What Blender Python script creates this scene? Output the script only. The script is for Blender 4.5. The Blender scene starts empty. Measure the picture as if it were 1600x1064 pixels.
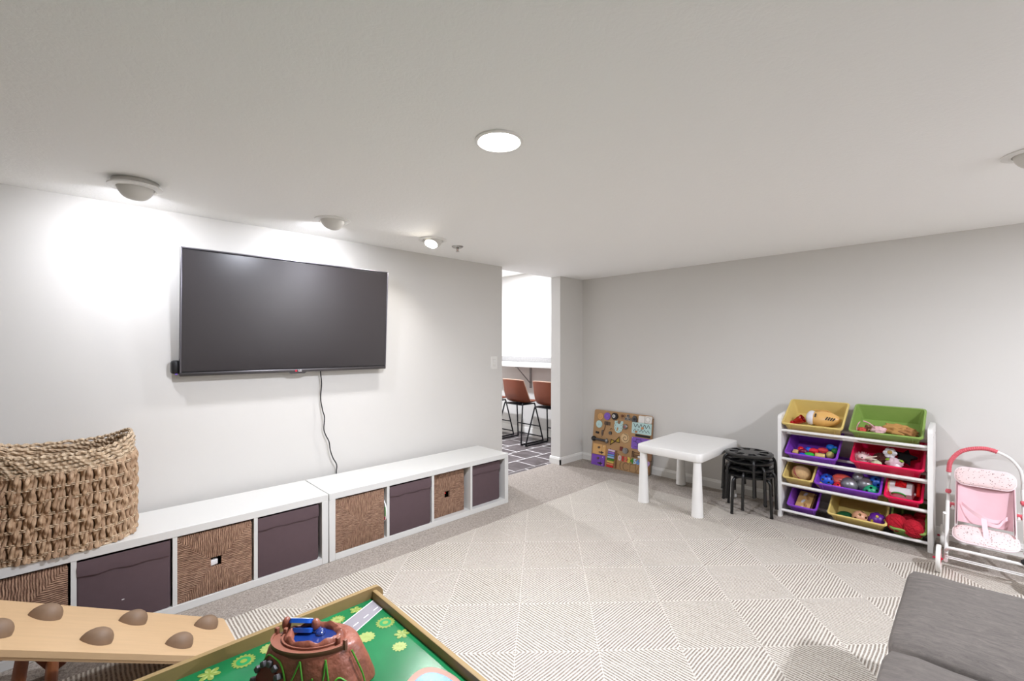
import bpy, bmesh, math, random
from mathutils import Vector, Matrix, Euler
PI = math.pi
rnd = random.Random(11)

# ------------------------------------------------------------------ camera, world, light, exposure
scene = bpy.context.scene
FPX, CYP, YAW, CAMH = 702.03, 539.65, 0.80210251, 1.28621      # solved from the photograph (1600x1064 frame)
CEIL, XW, YB = 2.0307, -3.12, 4.1347                            # ceiling height, left wall plane, back wall plane
cam_data = bpy.data.cameras.new('camera'); cam = bpy.data.objects.new('camera', cam_data)
scene.collection.objects.link(cam); scene.camera = cam
cam_data.sensor_width = 36; cam_data.lens = FPX / 1600 * 36; cam_data.clip_start = .02
cam_data.shift_y = (CYP - 532) / 1600
cam.location = (0, 0, CAMH); cam.rotation_euler = (PI / 2, 0, YAW)
world = bpy.data.worlds.new('world'); scene.world = world; world.use_nodes = True
world.node_tree.nodes['Background'].inputs[0].default_value = (0, 0, 0, 1)
world.node_tree.nodes['Background'].inputs[1].default_value = 0.0
vs = scene.view_settings
vs.view_transform = 'Standard'; vs.look = 'None'; vs.gamma = 1; vs.use_curve_mapping = False
vs.exposure = 2.0
LED_MAIN, LED_RIGHT, EYE_W, BAR_W = 13.0, 17.0, 1.0, 14.0     # lamp powers

# ------------------------------------------------------------------ helpers
COL = scene.collection
def hexc(h):
    h = h.lstrip('#'); out = []
    for i in (0, 2, 4):
        v = int(h[i:i+2], 16) / 255
        out.append(v / 12.92 if v <= .04045 else ((v + .055) / 1.055) ** 2.4)
    return (out[0], out[1], out[2], 1)
class NT:
    def __init__(s, name):
        s.m = bpy.data.materials.new(name); s.m.use_nodes = True
        s.t = s.m.node_tree; s.n = s.t.nodes; s.l = s.t.links
        s.b = s.n['Principled BSDF']
    def node(s, t, **k):
        n = s.n.new(t)
        for a, v in k.items(): setattr(n, a, v)
        return n
    def put(s, sock, v):
        if hasattr(v, 'is_linked') or isinstance(v, bpy.types.NodeSocket): s.l.new(v, sock)
        else: sock.default_value = v
    def math(s, op, a, b=0.0, c=0.0):
        n = s.node('ShaderNodeMath', operation=op)
        s.put(n.inputs[0], a); s.put(n.inputs[1], b); s.put(n.inputs[2], c)
        return n.outputs[0]
    def coord(s): return s.node('ShaderNodeTexCoord').outputs['Object']
    def xyz(s, v):
        n = s.node('ShaderNodeSeparateXYZ'); s.l.new(v, n.inputs[0]); return n.outputs
    def scaled(s, v, sc):
        n = s.node('ShaderNodeMapping'); s.l.new(v, n.inputs[0]); n.inputs['Scale'].default_value = sc; return n.outputs[0]
    def noise(s, v, scale, detail=3, rough=.5, dist=0):
        n = s.node('ShaderNodeTexNoise'); s.l.new(v, n.inputs['Vector'])
        n.inputs['Scale'].default_value = scale; n.inputs['Detail'].default_value = detail
        n.inputs['Roughness'].default_value = rough; n.inputs['Distortion'].default_value = dist
        return n.outputs[0]
    def mix(s, f, a, b):
        n = s.node('ShaderNodeMix', data_type='RGBA'); s.put(n.inputs[0], f); s.put(n.inputs[6], a); s.put(n.inputs[7], b)
        return n.outputs[2]
    def rng(s, v, a, b, c=0, d=1):
        n = s.node('ShaderNodeMapRange'); s.put(n.inputs[0], v)
        for i, q in enumerate((a, b, c, d)): n.inputs[i+1].default_value = q
        return n.outputs[0]
    def bump(s, h, strength, dist=.01):
        n = s.node('ShaderNodeBump'); s.l.new(h, n.inputs['Height']); n.inputs['Strength'].default_value = strength
        n.inputs['Distance'].default_value = dist; s.l.new(n.outputs[0], s.b.inputs['Normal'])
    def base(s, col, rough=.5, metal=0):
        s.put(s.b.inputs['Base Color'], col); s.b.inputs['Roughness'].default_value = rough; s.b.inputs['Metallic'].default_value = metal
def shade(c, k): return (min(c[0]*k, 1), min(c[1]*k, 1), min(c[2]*k, 1), 1)
MATS = {}
def mat(col, rough=.5, metal=0, var=.05, scale=20, bump=0, bscale=200, coat=0, stretch=(1, 1, 1)):
    key = (col, rough, metal, var, scale, bump, bscale, coat, stretch)
    if key in MATS: return MATS[key]
    m = NT('paint_' + str(len(MATS))); c = hexc(col) if isinstance(col, str) else col
    v = m.scaled(m.coord(), stretch)
    m.base(m.mix(m.noise(v, scale), shade(c, 1 - var), shade(c, 1 + var)), rough, metal)
    m.b.inputs['Coat Weight'].default_value = coat
    if bump: m.bump(m.noise(v, bscale, 4, .6), bump, .004)
    MATS[key] = m.m; return m.m
def fabric(col, bscale=500, bump=.4, var=.08, scale=60): return mat(col, .95, 0, var, scale, bump, bscale)
def wood(col, var=.14, stretch=(1, 12, 12), rough=.45): return mat(col, rough, 0, var, 6, .05, 60, 0, stretch)
def glow(col, strength):
    m = NT('glow'); m.base(hexc(col)); m.b.inputs['Emission Color'].default_value = hexc(col)
    m.b.inputs['Emission Strength'].default_value = strength; return m.m

class MB:
    def __init__(s): s.bm = bmesh.new()
    def _tf(s, vs, m):
        if m is not None: bmesh.ops.transform(s.bm, matrix=m, verts=vs)
    def box(s, c, d, rot=None, bev=0, seg=2, taper=None):
        m = Matrix.Translation(c) @ (Euler(rot).to_matrix().to_4x4() if rot else Matrix())
        vs = bmesh.ops.create_cube(s.bm, size=1, matrix=Matrix.Diagonal((*d, 1)))['verts']
        if taper:
            for v in vs:
                if v.co.z > 0: v.co.x *= taper; v.co.y *= taper
        if bev:
            es = list({e for v in vs for e in v.link_edges})
            r = bmesh.ops.bevel(s.bm, geom=es, offset=bev, segments=seg, affect='EDGES', profile=.5)
            vs = list({v for f in r['faces'] for v in f.verts} | {v for v in vs if v.is_valid})
            vs = s._island(vs)
        s._tf(vs, m); return s
    def _island(s, vs):
        seen = set(vs); st = list(vs)
        while st:
            v = st.pop()
            for e in v.link_edges:
                o = e.other_vert(v)
                if o not in seen: seen.add(o); st.append(o)
        return list(seen)
    def cyl(s, p0, p1, r0, r1=None, n=16, caps=True):
        p0 = Vector(p0); p1 = Vector(p1); d = p1 - p0
        m = Matrix.Translation((p0 + p1) / 2) @ d.to_track_quat('Z', 'Y').to_matrix().to_4x4()
        bmesh.ops.create_cone(s.bm, cap_ends=caps, segments=n, radius1=r0, radius2=r0 if r1 is None else r1, depth=d.length, matrix=m)
        return s
    def sph(s, c, r, u=16, v=10, rot=None, fn=None):
        r = (r, r, r) if isinstance(r, (int, float)) else r
        vs = bmesh.ops.create_uvsphere(s.bm, u_segments=u, v_segments=v, radius=1)['verts']
        if fn:
            for q in vs: q.co = Vector(fn(q.co))
        s._tf(vs, Matrix.Translation(c) @ (Euler(rot).to_matrix().to_4x4() if rot else Matrix()) @ Matrix.Diagonal((*r, 1)))
        return s
    def loft(s, rings, cap=True, closed=True):
        vr = [[s.bm.verts.new(p) for p in r] for r in rings]; n = len(vr[0])
        for a, b in zip(vr, vr[1:]):
            for i in range(n if closed else n - 1):
                j = (i + 1) % n; s.bm.faces.new((a[i], a[j], b[j], b[i]))
        if cap and closed:
            s.bm.faces.new(vr[0][::-1]); s.bm.faces.new(vr[-1])
        return s
    def lathe(s, prof, n=24, c=(0, 0, 0), m=None):
        rings = []
        for r, z in prof:
            rings.append([Vector((c[0] + r * math.cos(2*PI*i/n), c[1] + r * math.sin(2*PI*i/n), c[2] + z)) for i in range(n)])
        if m is not None: rings = [[m @ p for p in r] for r in rings]
        return s.loft(rings)
    def prism(s, poly, z0, z1, m=None):
        rings = [[Vector((x, y, z)) for x, y in poly] for z in (z0, z1)]
        if m is not None: rings = [[m @ p for p in r] for r in rings]
        return s.loft(rings)
    def tube(s, pts, r, n=8, closed=False):
        P = [Vector(p) for p in pts]; k = len(P); rings = []; up = None
        for i in range(k):
            a = P[i-1] if (i or closed) else P[i]; b = P[(i+1) % k] if (i < k-1 or closed) else P[i]
            t = (b - a).normalized()
            if up is None: up = t.orthogonal().normalized()
            up = (up - t * up.dot(t)).normalized() if (up - t * up.dot(t)).length > 1e-6 else t.orthogonal().normalized()
            w = t.cross(up); rr = r[i] if isinstance(r, (list, tuple)) else r
            rings.append([P[i] + (up * math.cos(2*PI*j/n) + w * math.sin(2*PI*j/n)) * rr for j in range(n)])
        if closed: s.loft(rings + [rings[0]], cap=False)
        else: s.loft(rings)
        return s
    def torus(s, c, R, r, n=32, k=8, m=None):
        pts = [Vector((R*math.cos(2*PI*i/n), R*math.sin(2*PI*i/n), 0)) for i in range(n)]
        pts = [(m @ p if m is not None else p) + Vector(c) for p in pts]
        return s.tube(pts, r, k, True)
    def mesh(s, ang=40):
        bmesh.ops.remove_doubles(s.bm, verts=s.bm.verts, dist=1e-6)
        bmesh.ops.recalc_face_normals(s.bm, faces=s.bm.faces)
        me = bpy.data.meshes.new('mesh'); s.bm.to_mesh(me); s.bm.free()
        me.shade_smooth(); me.set_sharp_from_angle(angle=math.radians(ang)); return me
    def build(s, name, m, parent=None, loc=None, rot=None, ang=40):
        return link(name, s.mesh(ang), m, parent, loc, rot)
def link(name, me, m, parent=None, loc=None, rot=None):
    if m is not None and not me.materials: me.materials.append(m)
    o = bpy.data.objects.new(name, me); COL.objects.link(o); o.parent = parent
    if loc is not None: o.location = loc
    if rot is not None: o.rotation_euler = rot
    return o
def tag(o, label, cat, group=None):
    o['label'] = label; o['category'] = cat
    if group: o['group'] = group
    return o
def thing(name, label, cat, loc=(0, 0, 0), rot=(0, 0, 0), group=None):
    o = bpy.data.objects.new(name, None); COL.objects.link(o); o.empty_display_size = .05
    o.location = loc; o.rotation_euler = rot
    return tag(o, label, cat, group)
def struct(o): o['kind'] = 'structure'; return o
def wall(name, a, b, m):
    a = Vector(a); b = Vector(b); return struct(MB().box((0, 0, 0), (b - a)).build(name, m, None, (a + b) / 2))
def arc(c, r, a0, a1, n):
    return [(c[0] + r*math.cos(a0 + (a1-a0)*i/n), c[1] + r*math.sin(a0 + (a1-a0)*i/n)) for i in range(n+1)]
def rrect(w, h, r, n=5):
    x, y = w/2 - r, h/2 - r; p = []
    for cx, cy, a in ((x, y, 0), (-x, y, PI/2), (-x, -y, PI), (x, -y, 1.5*PI)): p += arc((cx, cy), r, a, a + PI/2, n)
    return p
def smooth_pts(pts, k=6):
    P = [Vector(p) for p in pts]; out = []
    for i in range(len(P) - 1):
        p0 = P[max(i-1, 0)]; p1 = P[i]; p2 = P[i+1]; p3 = P[min(i+2, len(P)-1)]
        for j in range(k):
            t = j / k
            out.append(.5*((2*p1) + (p2-p0)*t + (2*p0-5*p1+4*p2-p3)*t*t + (3*p1-p0-3*p2+p3)*t**3))
    return out + [P[-1]]
def text_mesh(txt, size, depth, bold=0):
    cu = bpy.data.curves.new('text', 'FONT'); cu.body = txt; cu.size = size; cu.extrude = depth / 2; cu.offset = bold
    cu.align_x = 'CENTER'; cu.align_y = 'CENTER'; cu.resolution_u = 3
    ob = bpy.data.objects.new('text', cu); me = bpy.data.meshes.new_from_object(ob)
    bpy.data.objects.remove(ob); return me
# a photo pixel gives a direction; the plane it meets gives the distance
SY, CY_ = math.sin(YAW), math.cos(YAW)
def ray(u, v):
    t = (u - 800) / FPX; return Vector((-SY + t*CY_, CY_ + t*SY, -(v - CYP) / FPX))
def at_plane(u, v, p, n):
    o = Vector((0, 0, CAMH)); r = ray(u, v); n = Vector(n); return o + r * ((Vector(p) - o).dot(n) / r.dot(n))
def at_z(u, v, z): return at_plane(u, v, (0, 0, z), (0, 0, 1))
def at_x(u, v, x): return at_plane(u, v, (x, 0, 0), (1, 0, 0))
def at_y(u, v, y): return at_plane(u, v, (0, y, 0), (0, 1, 0))
# ------------------------------------------------------------------ room shell
def wall_paint():
    m = NT('wall_paint'); v = m.coord()
    m.base(m.mix(m.noise(v, 2.5), hexc('#d3d0ca'), hexc('#d7d4ce')), .75)
    m.bump(m.noise(v, 350, 2), .12, .002); return m.m
def ceiling_paint():
    m = NT('ceiling_paint'); v = m.coord()
    m.base(hexc('#faf9f6'), .85)
    a = m.noise(v, 16, 5, .65, 2.6); b = m.noise(v, 45, 3, .6, 1.2)
    m.bump(m.math('ADD', m.math('MULTIPLY', a, .8), m.math('MULTIPLY', b, .5)), .16, .010); return m.m
def carpet():
    m = NT('carpet'); v = m.coord()
    n1 = m.noise(v, 120, 4, .75); n2 = m.noise(v, 5, 3); n3 = m.noise(v, 420, 2, .7)
    c = m.mix(m.rng(n1, .36, .64), hexc('#93867a'), hexc('#d6ccc0'))
    c = m.mix(m.rng(n2, .35, .65, 0, .3), c, hexc('#bbafa2'))
    m.base(c, 1.0); m.bump(m.math('ADD', n1, m.math('MULTIPLY', n3, .6)), .9, .012); return m.m
WALL, CEILP, CARPET = wall_paint(), ceiling_paint(), carpet()
TRIM = mat('#e6e4de', .45, var=.01)
XR, YF = 1.75, -3.0
wall('floor', (-3.22, YF, -.06), (XR, YB, 0), CARPET)
wall('ceiling', (-3.25, YF, CEIL), (XR, YB, CEIL + .4), CEILP)
wall('wall_left', (-3.25, YF, -.06), (XW, 2.887, CEIL + .0), WALL)
wall('wall_left_stub', (-3.25, 3.74, -.06), (XW, 4.69, CEIL), WALL)
wall('wall_back', (XW, YB, -.06), (XR, YB + .12, CEIL), WALL)
wall('wall_right', (XR, YF, -.06), (XR + .12, YB + .12, CEIL), WALL)
wall('wall_front', (-3.25, YF - .12, -.06), (XR + .12, YF, CEIL), WALL)
def board_run(name, a, b, nrm, h=.078, t=.014):
    a = Vector(a); b = Vector(b); n = Vector(nrm)
    prof = [(0, 0), (t, 0), (t, h*.72), (t*.75, h*.8), (t*.55, h*.95), (t*.2, h), (0, h)]
    rings = [[p + n*q + Vector((0, 0, z)) for q, z in prof] for p in (a, b)]
    return struct(MB().loft(rings).build(name, TRIM, ang=25))
board_run('baseboard_back', (XW, YB, 0), (XR, YB, 0), (0, -1, 0))
board_run('baseboard_left', (XW, 3.726, 0), (XW, YB, 0), (1, 0, 0))
board_run('baseboard_jamb', (-3.262, 3.74, 0), (XW + .014, 3.74, 0), (0, -1, 0))
board_run('baseboard_right', (XR, YF, 0), (XR, YB, 0), (-1, 0, 0))
# next room behind the doorway
FY, FC = 4.69, 2.334
wall('wall_bar', (-6.2, FY, -.06), (-3.25, FY + .12, FC), WALL)
wall('wall_far', (-6.32, 1.4, -.06), (-6.2, FY + .12, FC), WALL)
wall('wall_side', (-6.2, 1.28, -.06), (-3.25, 1.4, FC), WALL)
wall('ceiling_next_room', (-6.2, 1.4, FC), (-3.25, FY, FC + .1), mat('#f4f3ef', .85))
board_run('baseboard_bar', (-6.2, FY, 0), (-3.25, FY, 0), (0, -1, 0), .1)
tf = wall('floor_tiled', (-6.2, 1.4, -.06), (-3.22, FY, -.0012), mat('#d6d2ce', .8, var=.06, scale=40))
def slate():
    m = NT('slate'); oi = m.node('ShaderNodeObjectInfo'); v = m.coord()
    add = m.node('ShaderNodeVectorMath', operation='ADD'); m.l.new(v, add.inputs[0]); m.l.new(oi.outputs['Location'], add.inputs[1])
    n = m.noise(add.outputs[0], 9, 5, .6, .6); c = m.mix(m.rng(n, .3, .7), hexc('#3a3231'), hexc('#746b6b'))
    c = m.mix(m.math('MULTIPLY', oi.outputs['Random'], .45), c, hexc('#463d3b'))
    m.base(c, .38); m.bump(n, .25, .006); return m.m
SLATE = slate()
tile_me = MB().box((0, 0, 0), (.280, .290, .008), bev=.002, seg=1).mesh(); tile_me.materials.append(SLATE)
edge_me = MB().box((0, 0, 0), (.045, .290, .008), bev=.002, seg=1).mesh(); edge_me.materials.append(SLATE)
off = tf.location
for r in range(-1, 6):
    xc = -3.2475 if r < 0 else -3.27 - .1475 - .295*r
    for k in range(10):
        yc = 3.51 + .1525 - .305*4 + .305*k + (.15 if r % 2 else 0)
        if yc > FY - .05: continue
        link('tile', edge_me if r < 0 else tile_me, SLATE, tf, Vector((xc, yc, -.0036)) - off)

# ------------------------------------------------------------------ rug
def rug_mat():
    m = NT('rug'); v = m.coord(); x, y, z = m.xyz(v)
    def fold(c, o, p): return m.math('ABSOLUTE', m.math('SUBTRACT', m.math('FRACT', m.math('DIVIDE', m.math('SUBTRACT', c, o), p)), .5))
    wob = m.math('MULTIPLY', m.math('SUBTRACT', m.noise(v, 14, 2), .5), .016)
    u = m.math('ADD', fold(x, -1.57, .47), wob); w = m.math('ADD', fold(y, 1.57, .52), m.math('MULTIPLY', wob, -1))
    # fold = 0 at the cell centre, .5 at the crossings
    d = m.math('MAXIMUM', u, w); g = m.math('ABSOLUTE', m.math('SUBTRACT', u, w))
    st = m.math('COSINE', m.math('MULTIPLY', m.math('SUBTRACT', d, .5), 2*PI*37))
    st = m.rng(st, -.35, .6)
    line = m.rng(g, .002, .007)
    st = m.math('MULTIPLY', st, line)
    # streaky wool along the stripes
    a = m.noise(m.scaled(v, (10, 70, 1)), 3, 3); b = m.noise(m.scaled(v, (70, 10, 1)), 3, 3)
    sel = m.math('GREATER_THAN', u, w)
    stk = m.math('ADD', m.math('MULTIPLY', sel, a), m.math('MULTIPLY', m.math('SUBTRACT', 1, sel), b))
    fade = m.rng(stk, .3, .55, .4, 1)
    lo = m.mix(m.rng(m.noise(v, 260, 2, .7), .3, .7), hexc('#cfc6b9'), hexc('#e2dcd0'))
    hi = m.mix(m.rng(m.noise(v, 300, 2, .7), .3, .7), hexc('#776b5e'), hexc('#998c7d'))
    m.base(m.mix(m.math('MULTIPLY', st, fade), lo, hi), 1.0)
    h = m.math('ADD', m.math('MULTIPLY', st, -.8), m.math('MULTIPLY', m.noise(v, 320, 2, .7), .5))
    m.bump(h, .7, .007); return m.m
rug = MB().prism([(-2.43, -.6), (.62, -.6), (.62, 3.665), (-2.43, 3.665)], 0, .008).build('area_rug', rug_mat())
tag(rug, 'large cream and taupe rug with striped diamond pattern on the carpet', 'rug')

# ------------------------------------------------------------------ ceiling lights
WHITE_METAL = mat('#eceae5', .4, var=.01)
CHROME = mat('#b9b7b3', .25, 1, var=.05)
def area(name, parent, loc, rot, r, power, col=(.93, .97, 1.10), spread=PI):
    l = bpy.data.lights.new(name, 'AREA'); l.shape = 'DISK'; l.size = 2*r; l.energy = power; l.color = col; l.spread = spread
    o = bpy.data.objects.new(name, l); COL.objects.link(o); o.parent = parent; o.location = loc; o.rotation_euler = rot; return o
def downlight(x, y, label, power, lamp='downlight_lamp'):
    t = thing('recessed_downlight', label, 'ceiling light', (x, y, CEIL))
    MB().lathe([(.0735, .01), (.0735, -.004), (.078, -.008), (.0885, -.005), (.09, .01)], 40).build('trim_ring', WHITE_METAL, t)
    MB().lathe([(.0, .006), (.0, -.0045), (.05, -.0045), (.0735, -.003), (.0735, .006)][1:], 40).build('lens', glow('#fffaf0', 14), t)
    area(lamp, t, (0, 0, -.012), (0, 0, 0), .07, power); return t
downlight(-1.208, 1.103, 'lit round flush downlight in middle of ceiling', LED_MAIN)
downlight(1.25, 2.5, 'lit round flush downlight beyond the sofa end', LED_RIGHT, 'ceiling_lamp_right_offscreen')
def eyeball(x, y, label, power, drop=0, emit=8, aim=(-1, 0), tilt=48, group=None):
    t = thing('eyeball_light', label, 'ceiling light', (x, y, CEIL), (0, 0, math.atan2(aim[1], aim[0])), group)
    if drop:
        MB().lathe([(.083, .02), (.083, -drop - .004), (.086, -drop - .004), (.086, .02)], 40).build('metal_can', CHROME, t)
    MB().lathe([(.07, -drop + .004), (.07, -drop - .006), (.078, -drop - .010), (.1, -drop - .004), (.1, -drop + .002)], 40).build('trim_ring', WHITE_METAL, t)
    # ball with its mouth cut towards the wall (local +x)
    m = Matrix.Translation((0, 0, -drop + .006)) @ Matrix.Rotation(math.radians(90 + tilt), 4, 'Y')
    R = .068; prof = [(R*math.sin(a), R*math.cos(a)) for a in [PI*(.02 + i*.045) for i in range(0, 17)]]
    prof = [(r, -z) for r, z in prof]
    prof = prof + [(prof[-1][0] - .006, prof[-1][1]), (prof[-1][0] - .012, prof[-1][1] - .02)]
    MB().lathe(prof[::-1], 32, m=m).build('ball', mat('#dedbd4', .5, var=.01), t)
    z = prof[-1][1]
    MB().lathe([(prof[-1][0] + .001, z + .001), (prof[-1][0] + .001, z + .004)], 32, m=m).build('bulb', glow('#fff6e6', emit), t)
    p = m @ Vector((0, 0, z + .03))
    if power: area('eyeball_lamp', t, p, (m @ Matrix.Rotation(PI, 4, 'X')).to_euler(), .035, power, (.93, .97, 1.10), math.radians(150))
    return t
eyeball(-2.66, .19, 'white eyeball spotlight hanging loose from its metal can above basket', EYE_W, .026)
eyeball(-2.66, 1.09, 'white eyeball spotlight turned to the wall above the television', EYE_W)
eyeball(-2.665, 1.80, 'brightly lit eyeball spotlight next to the sprinkler head', EYE_W, 0, 90, (.45, -1), 62)
eyeball(.165, 2.66, 'unlit eyeball spotlight in the ceiling near the back wall stroller', 0, 0, 0, (-.2, 1), 20)
sp = thing('sprinkler_head', 'chrome fire sprinkler head beside lit eyeball spotlight', 'sprinkler', (-2.714, 2.055, CEIL))
MB().lathe([(.0, .004), (.042, .004), (.044, -.002), (.036, -.010), (.014, -.012)], 28).build('escutcheon', CHROME, sp)
MB().lathe([(.011, .0), (.011, -.018), (.006, -.02)], 16).build('body', CHROME, sp)
for s in (-1, 1): MB().tube([(s*.009, 0, -.014), (s*.013, 0, -.024), (s*.006, 0, -.036), (0, 0, -.038)], .0022, 6).build('frame_arm', CHROME, sp)
MB().cyl((0, 0, -.018), (0, 0, -.036), .002, n=8).build('glass_bulb', mat('#b03028', .2), sp)
MB().lathe([(.001, -.037), (.014, -.0375), (.014, -.039), (.001, -.0395)], 16).build('deflector', CHROME, sp)

# light over the bar in the next room
def bar_downlight(x, y, lab, k):
    t = thing('recessed_downlight', lab, 'ceiling light', (x, y, FC), group='downlights of the next room')
    MB().lathe([(.075, .01), (.075, -.005), (.09, -.004), (.09, .01)], 32).build('trim_ring', WHITE_METAL, t)
    MB().lathe([(.001, .006), (.001, -.003), (.075, -.003), (.075, .006)], 32).build('lens', glow('#fffaf0', 14), t)
    area('bar_lamp_offscreen', t, (0, 0, -.012), (0, 0, 0), .07, BAR_W*k)
for q in ((-4.4, 4.02, 'lit round downlight in next room ceiling above the bar stools', .6), (-4.9, 3.3, 'lit round downlight in next room ceiling farther from the bar', 1.25)): bar_downlight(*q)

# ------------------------------------------------------------------ light switch
sw = thing('light_switch', 'white wall switch plate with rocker beside the doorway', 'light switch', (XW, 2.782, 1.126), (0, PI/2, 0))
MB().prism(rrect(.118, .076, .008, 3), 0, .006).build('plate', TRIM, sw)
MB().prism(rrect(.068, .034, .003, 2), .006, .0085).build('rocker_frame', mat('#dcd9d2', .4), sw)
MB().box((.0, 0, .010), (.056, .024, .006), (0, .08, 0), .001).build('rocker', TRIM, sw)
# ------------------------------------------------------------------ television, streaming box, cord
BLACK = mat('#141314', .45); DARKMETAL = mat('#5d5a5b', .32, .8)
tv_bot = Vector((-3.055, 1.024, 1.115)); tv_tilt = math.atan2(.042, .708)
tv = thing('television', 'large flat wall-mounted television with black screen and thin metal frame', 'television', tv_bot, (0, tv_tilt, 0))
W2, HT = .6205, .712       # local: x towards the room, y along the wall, z up the screen
MB().box((-.012, 0, HT/2), (.024, 2*W2, HT), bev=.004).build('back_shell', BLACK, tv)
MB().box((-.034, 0, .30), (.03, .8, .46), bev=.012).build('rear_housing', BLACK, tv)
def screen_mat():
    m = NT('screen'); v = m.coord(); m.base(m.mix(m.noise(v, 400, 2), hexc('#2b2728'), hexc('#302b2c')), .21)
    m.b.inputs['Specular IOR Level'].default_value = .7; return m.m
MB().box((.0015, 0, HT/2 + .006), (.003, 2*W2 - .018, HT - .038)).build('screen', screen_mat(), tv)
fr = mat('#77747a', .3, .7)
MB().box((.001, 0, HT - .004), (.012, 2*W2, .008), bev=.002).build('frame_top', fr, tv)
for s in (-1, 1): MB().box((.001, s*(W2 - .004), HT/2), (.012, .008, HT), bev=.002).build('frame_side', fr, tv)
chin = MB().box((.002, 0, .010), (.014, 2*W2, .022), bev=.004).build('frame_bottom', DARKMETAL, tv)
poly = [(-.055, 0), (-.04, -.010), (.04, -.010), (.055, 0)]
MB().prism(poly, -.004, .008, Matrix(((0, 0, 1, 0), (1, 0, 0, 0), (0, 1, 0, 0), (0, 0, 0, 1)))).build('logo_lip', DARKMETAL, tv)
TX = Matrix.Rotation(PI/2, 4, 'Z') @ Matrix.Rotation(PI/2, 4, 'X')
lg = link('logo_letters', text_mesh('LG', .017, .001, .0004), mat('#e8e6e6', .4), tv); lg.matrix_local = Matrix.Translation((.0098, .012, .0085)) @ TX
MB().cyl((.009, -.012, .0085), (.0102, -.012, .0085), .0068, n=20).build('logo_disc', mat('#c8203c', .4), tv)
MB().box((-.065, 0, .36), (.09, .3, .3), bev=.005).build('wall_bracket', BLACK, tv)
sb = thing('streaming_box', 'small black streaming box tucked behind lower corner of television', 'media player', (-3.09, .392, 1.135))
MB().box((0, 0, .03), (.045, .045, .075), bev=.012).build('case', BLACK, sb); MB().box((.02, 0, -.008), (.008, .012, .006)).build('status_light', mat('#6a48b0', .4), sb)
cp = [(500, 566, -3.075), (501, 583, -3.085), (502.5, 600, -3.092), (501, 622, -3.095), (504, 641, -3.09), (507, 652, -3.08), (506, 670, -3.085), (509, 680, -3.09), (514, 690, -3.085), (516, 703, -3.085), (520, 715, -3.08), (526, 726, -3.08), (525.5, 737, -3.085), (525.3, 752, -3.09)]
cord = MB().tube(smooth_pts([at_x(u, v, x) for u, v, x in cp], 5), .0038, 8).build('power_cord', BLACK)
tag(cord, 'thin black power cord hanging from the television down the wall', 'cord')

# ------------------------------------------------------------------ cube shelf units and their boxes
KXF, KD, KH, KW = -2.666, .39, .405, 1.465
KWHITE = mat('#d8d7d2', .35, var=.012, scale=4)
KEDGE = KWHITE
def kallax(y0, label):
    t = thing('cube_shelf_unit', label, 'shelf unit', (KXF - KD/2, y0 + KW/2, 0), group='low cube shelf units along the wall')
    MB().box((0, 0, KH - .019), (KD, KW, .038), bev=.0015, seg=1).build('top_panel', KWHITE, t)
    MB().box((0, 0, .019), (KD, KW - .076, .038), bev=.0015, seg=1).build('bottom_panel', KEDGE, t)
    for s in (-1, 1): MB().box((0, s*(KW/2 - .019), (KH - .038)/2), (KD, .038, KH - .038), bev=.0015, seg=1).build('side_panel', KEDGE, t)
    for k in (1, 2, 3): MB().box((0, -KW/2 + .038 + k*.3473 - .0, KH/2), (KD - .004, .018, KH - .076)).build('divider', KEDGE, t)
    MB().box((-KD/2 + .003, 0, KH/2), (.006, KW - .076, KH - .076)).build('back_panel', KEDGE, t)
    return t
YA, YBK = 1.072 - .004 - KW, 1.072
kallax(YA, 'low white cube shelf unit under the big wicker basket')
kallax(YBK, 'low white cube shelf unit ending beside the doorway')
PLUM = fabric('#5b494c', 700, .25, .06, 30)
def cell_y(y0, k): return y0 + .038 + .3473*k + (.3473 - .009)/2
def fabric_box(y0, k, label, inset=.006, tagged=True, s=1.0):
    yc = cell_y(y0, k)
    t = thing('storage_box', label, 'storage box', (KXF - inset - .17, yc, .038))
    w, h, dd = .327*s, .318*s, .34
    rings = []
    for z, g in ((0, -.008), (.012, 0), (h*.5, -.002), (h, -.001)):
        rings.append([Vector((x, y, z)) for x, y in rrect(dd + g, w + g, .012, 3)])
    inner = [[Vector((x, y, z)) for x, y in rrect(dd - .012, w - .012, .008, 3)] for z in (h, .01)]
    MB().loft(rings + inner).build('body', PLUM, t)
    # folded flap across the top of the front, sagging a little
    n = 14; top = []; bot = []
    for i in range(n + 1):
        y = -w/2 + .004 + (w - .008)*i/n
        sag = .003*math.sin(i*1.3 + k) - .006*(i/n)
        top.append(Vector((dd/2 + .001, y, h + .001))); bot.append(Vector((dd/2 + .006 + .002*math.sin(i*.9), y, h - .062 + sag)))
    mid = [a.lerp(b, .5) + Vector((.005, 0, 0)) for a, b in zip(top, bot)]
    back = [Vector((dd/2 - .003, p.y, p.z)) for p in bot]
    MB().loft([top, mid, bot, back], closed=False).build('folded_flap', PLUM, t, ang=60)
    if tagged: MB().box((dd/2 + .001, -.01, h*.33), (.002, .009, .004)).build('tag', mat('#d8d4d0', .7), t)
    return t
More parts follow.
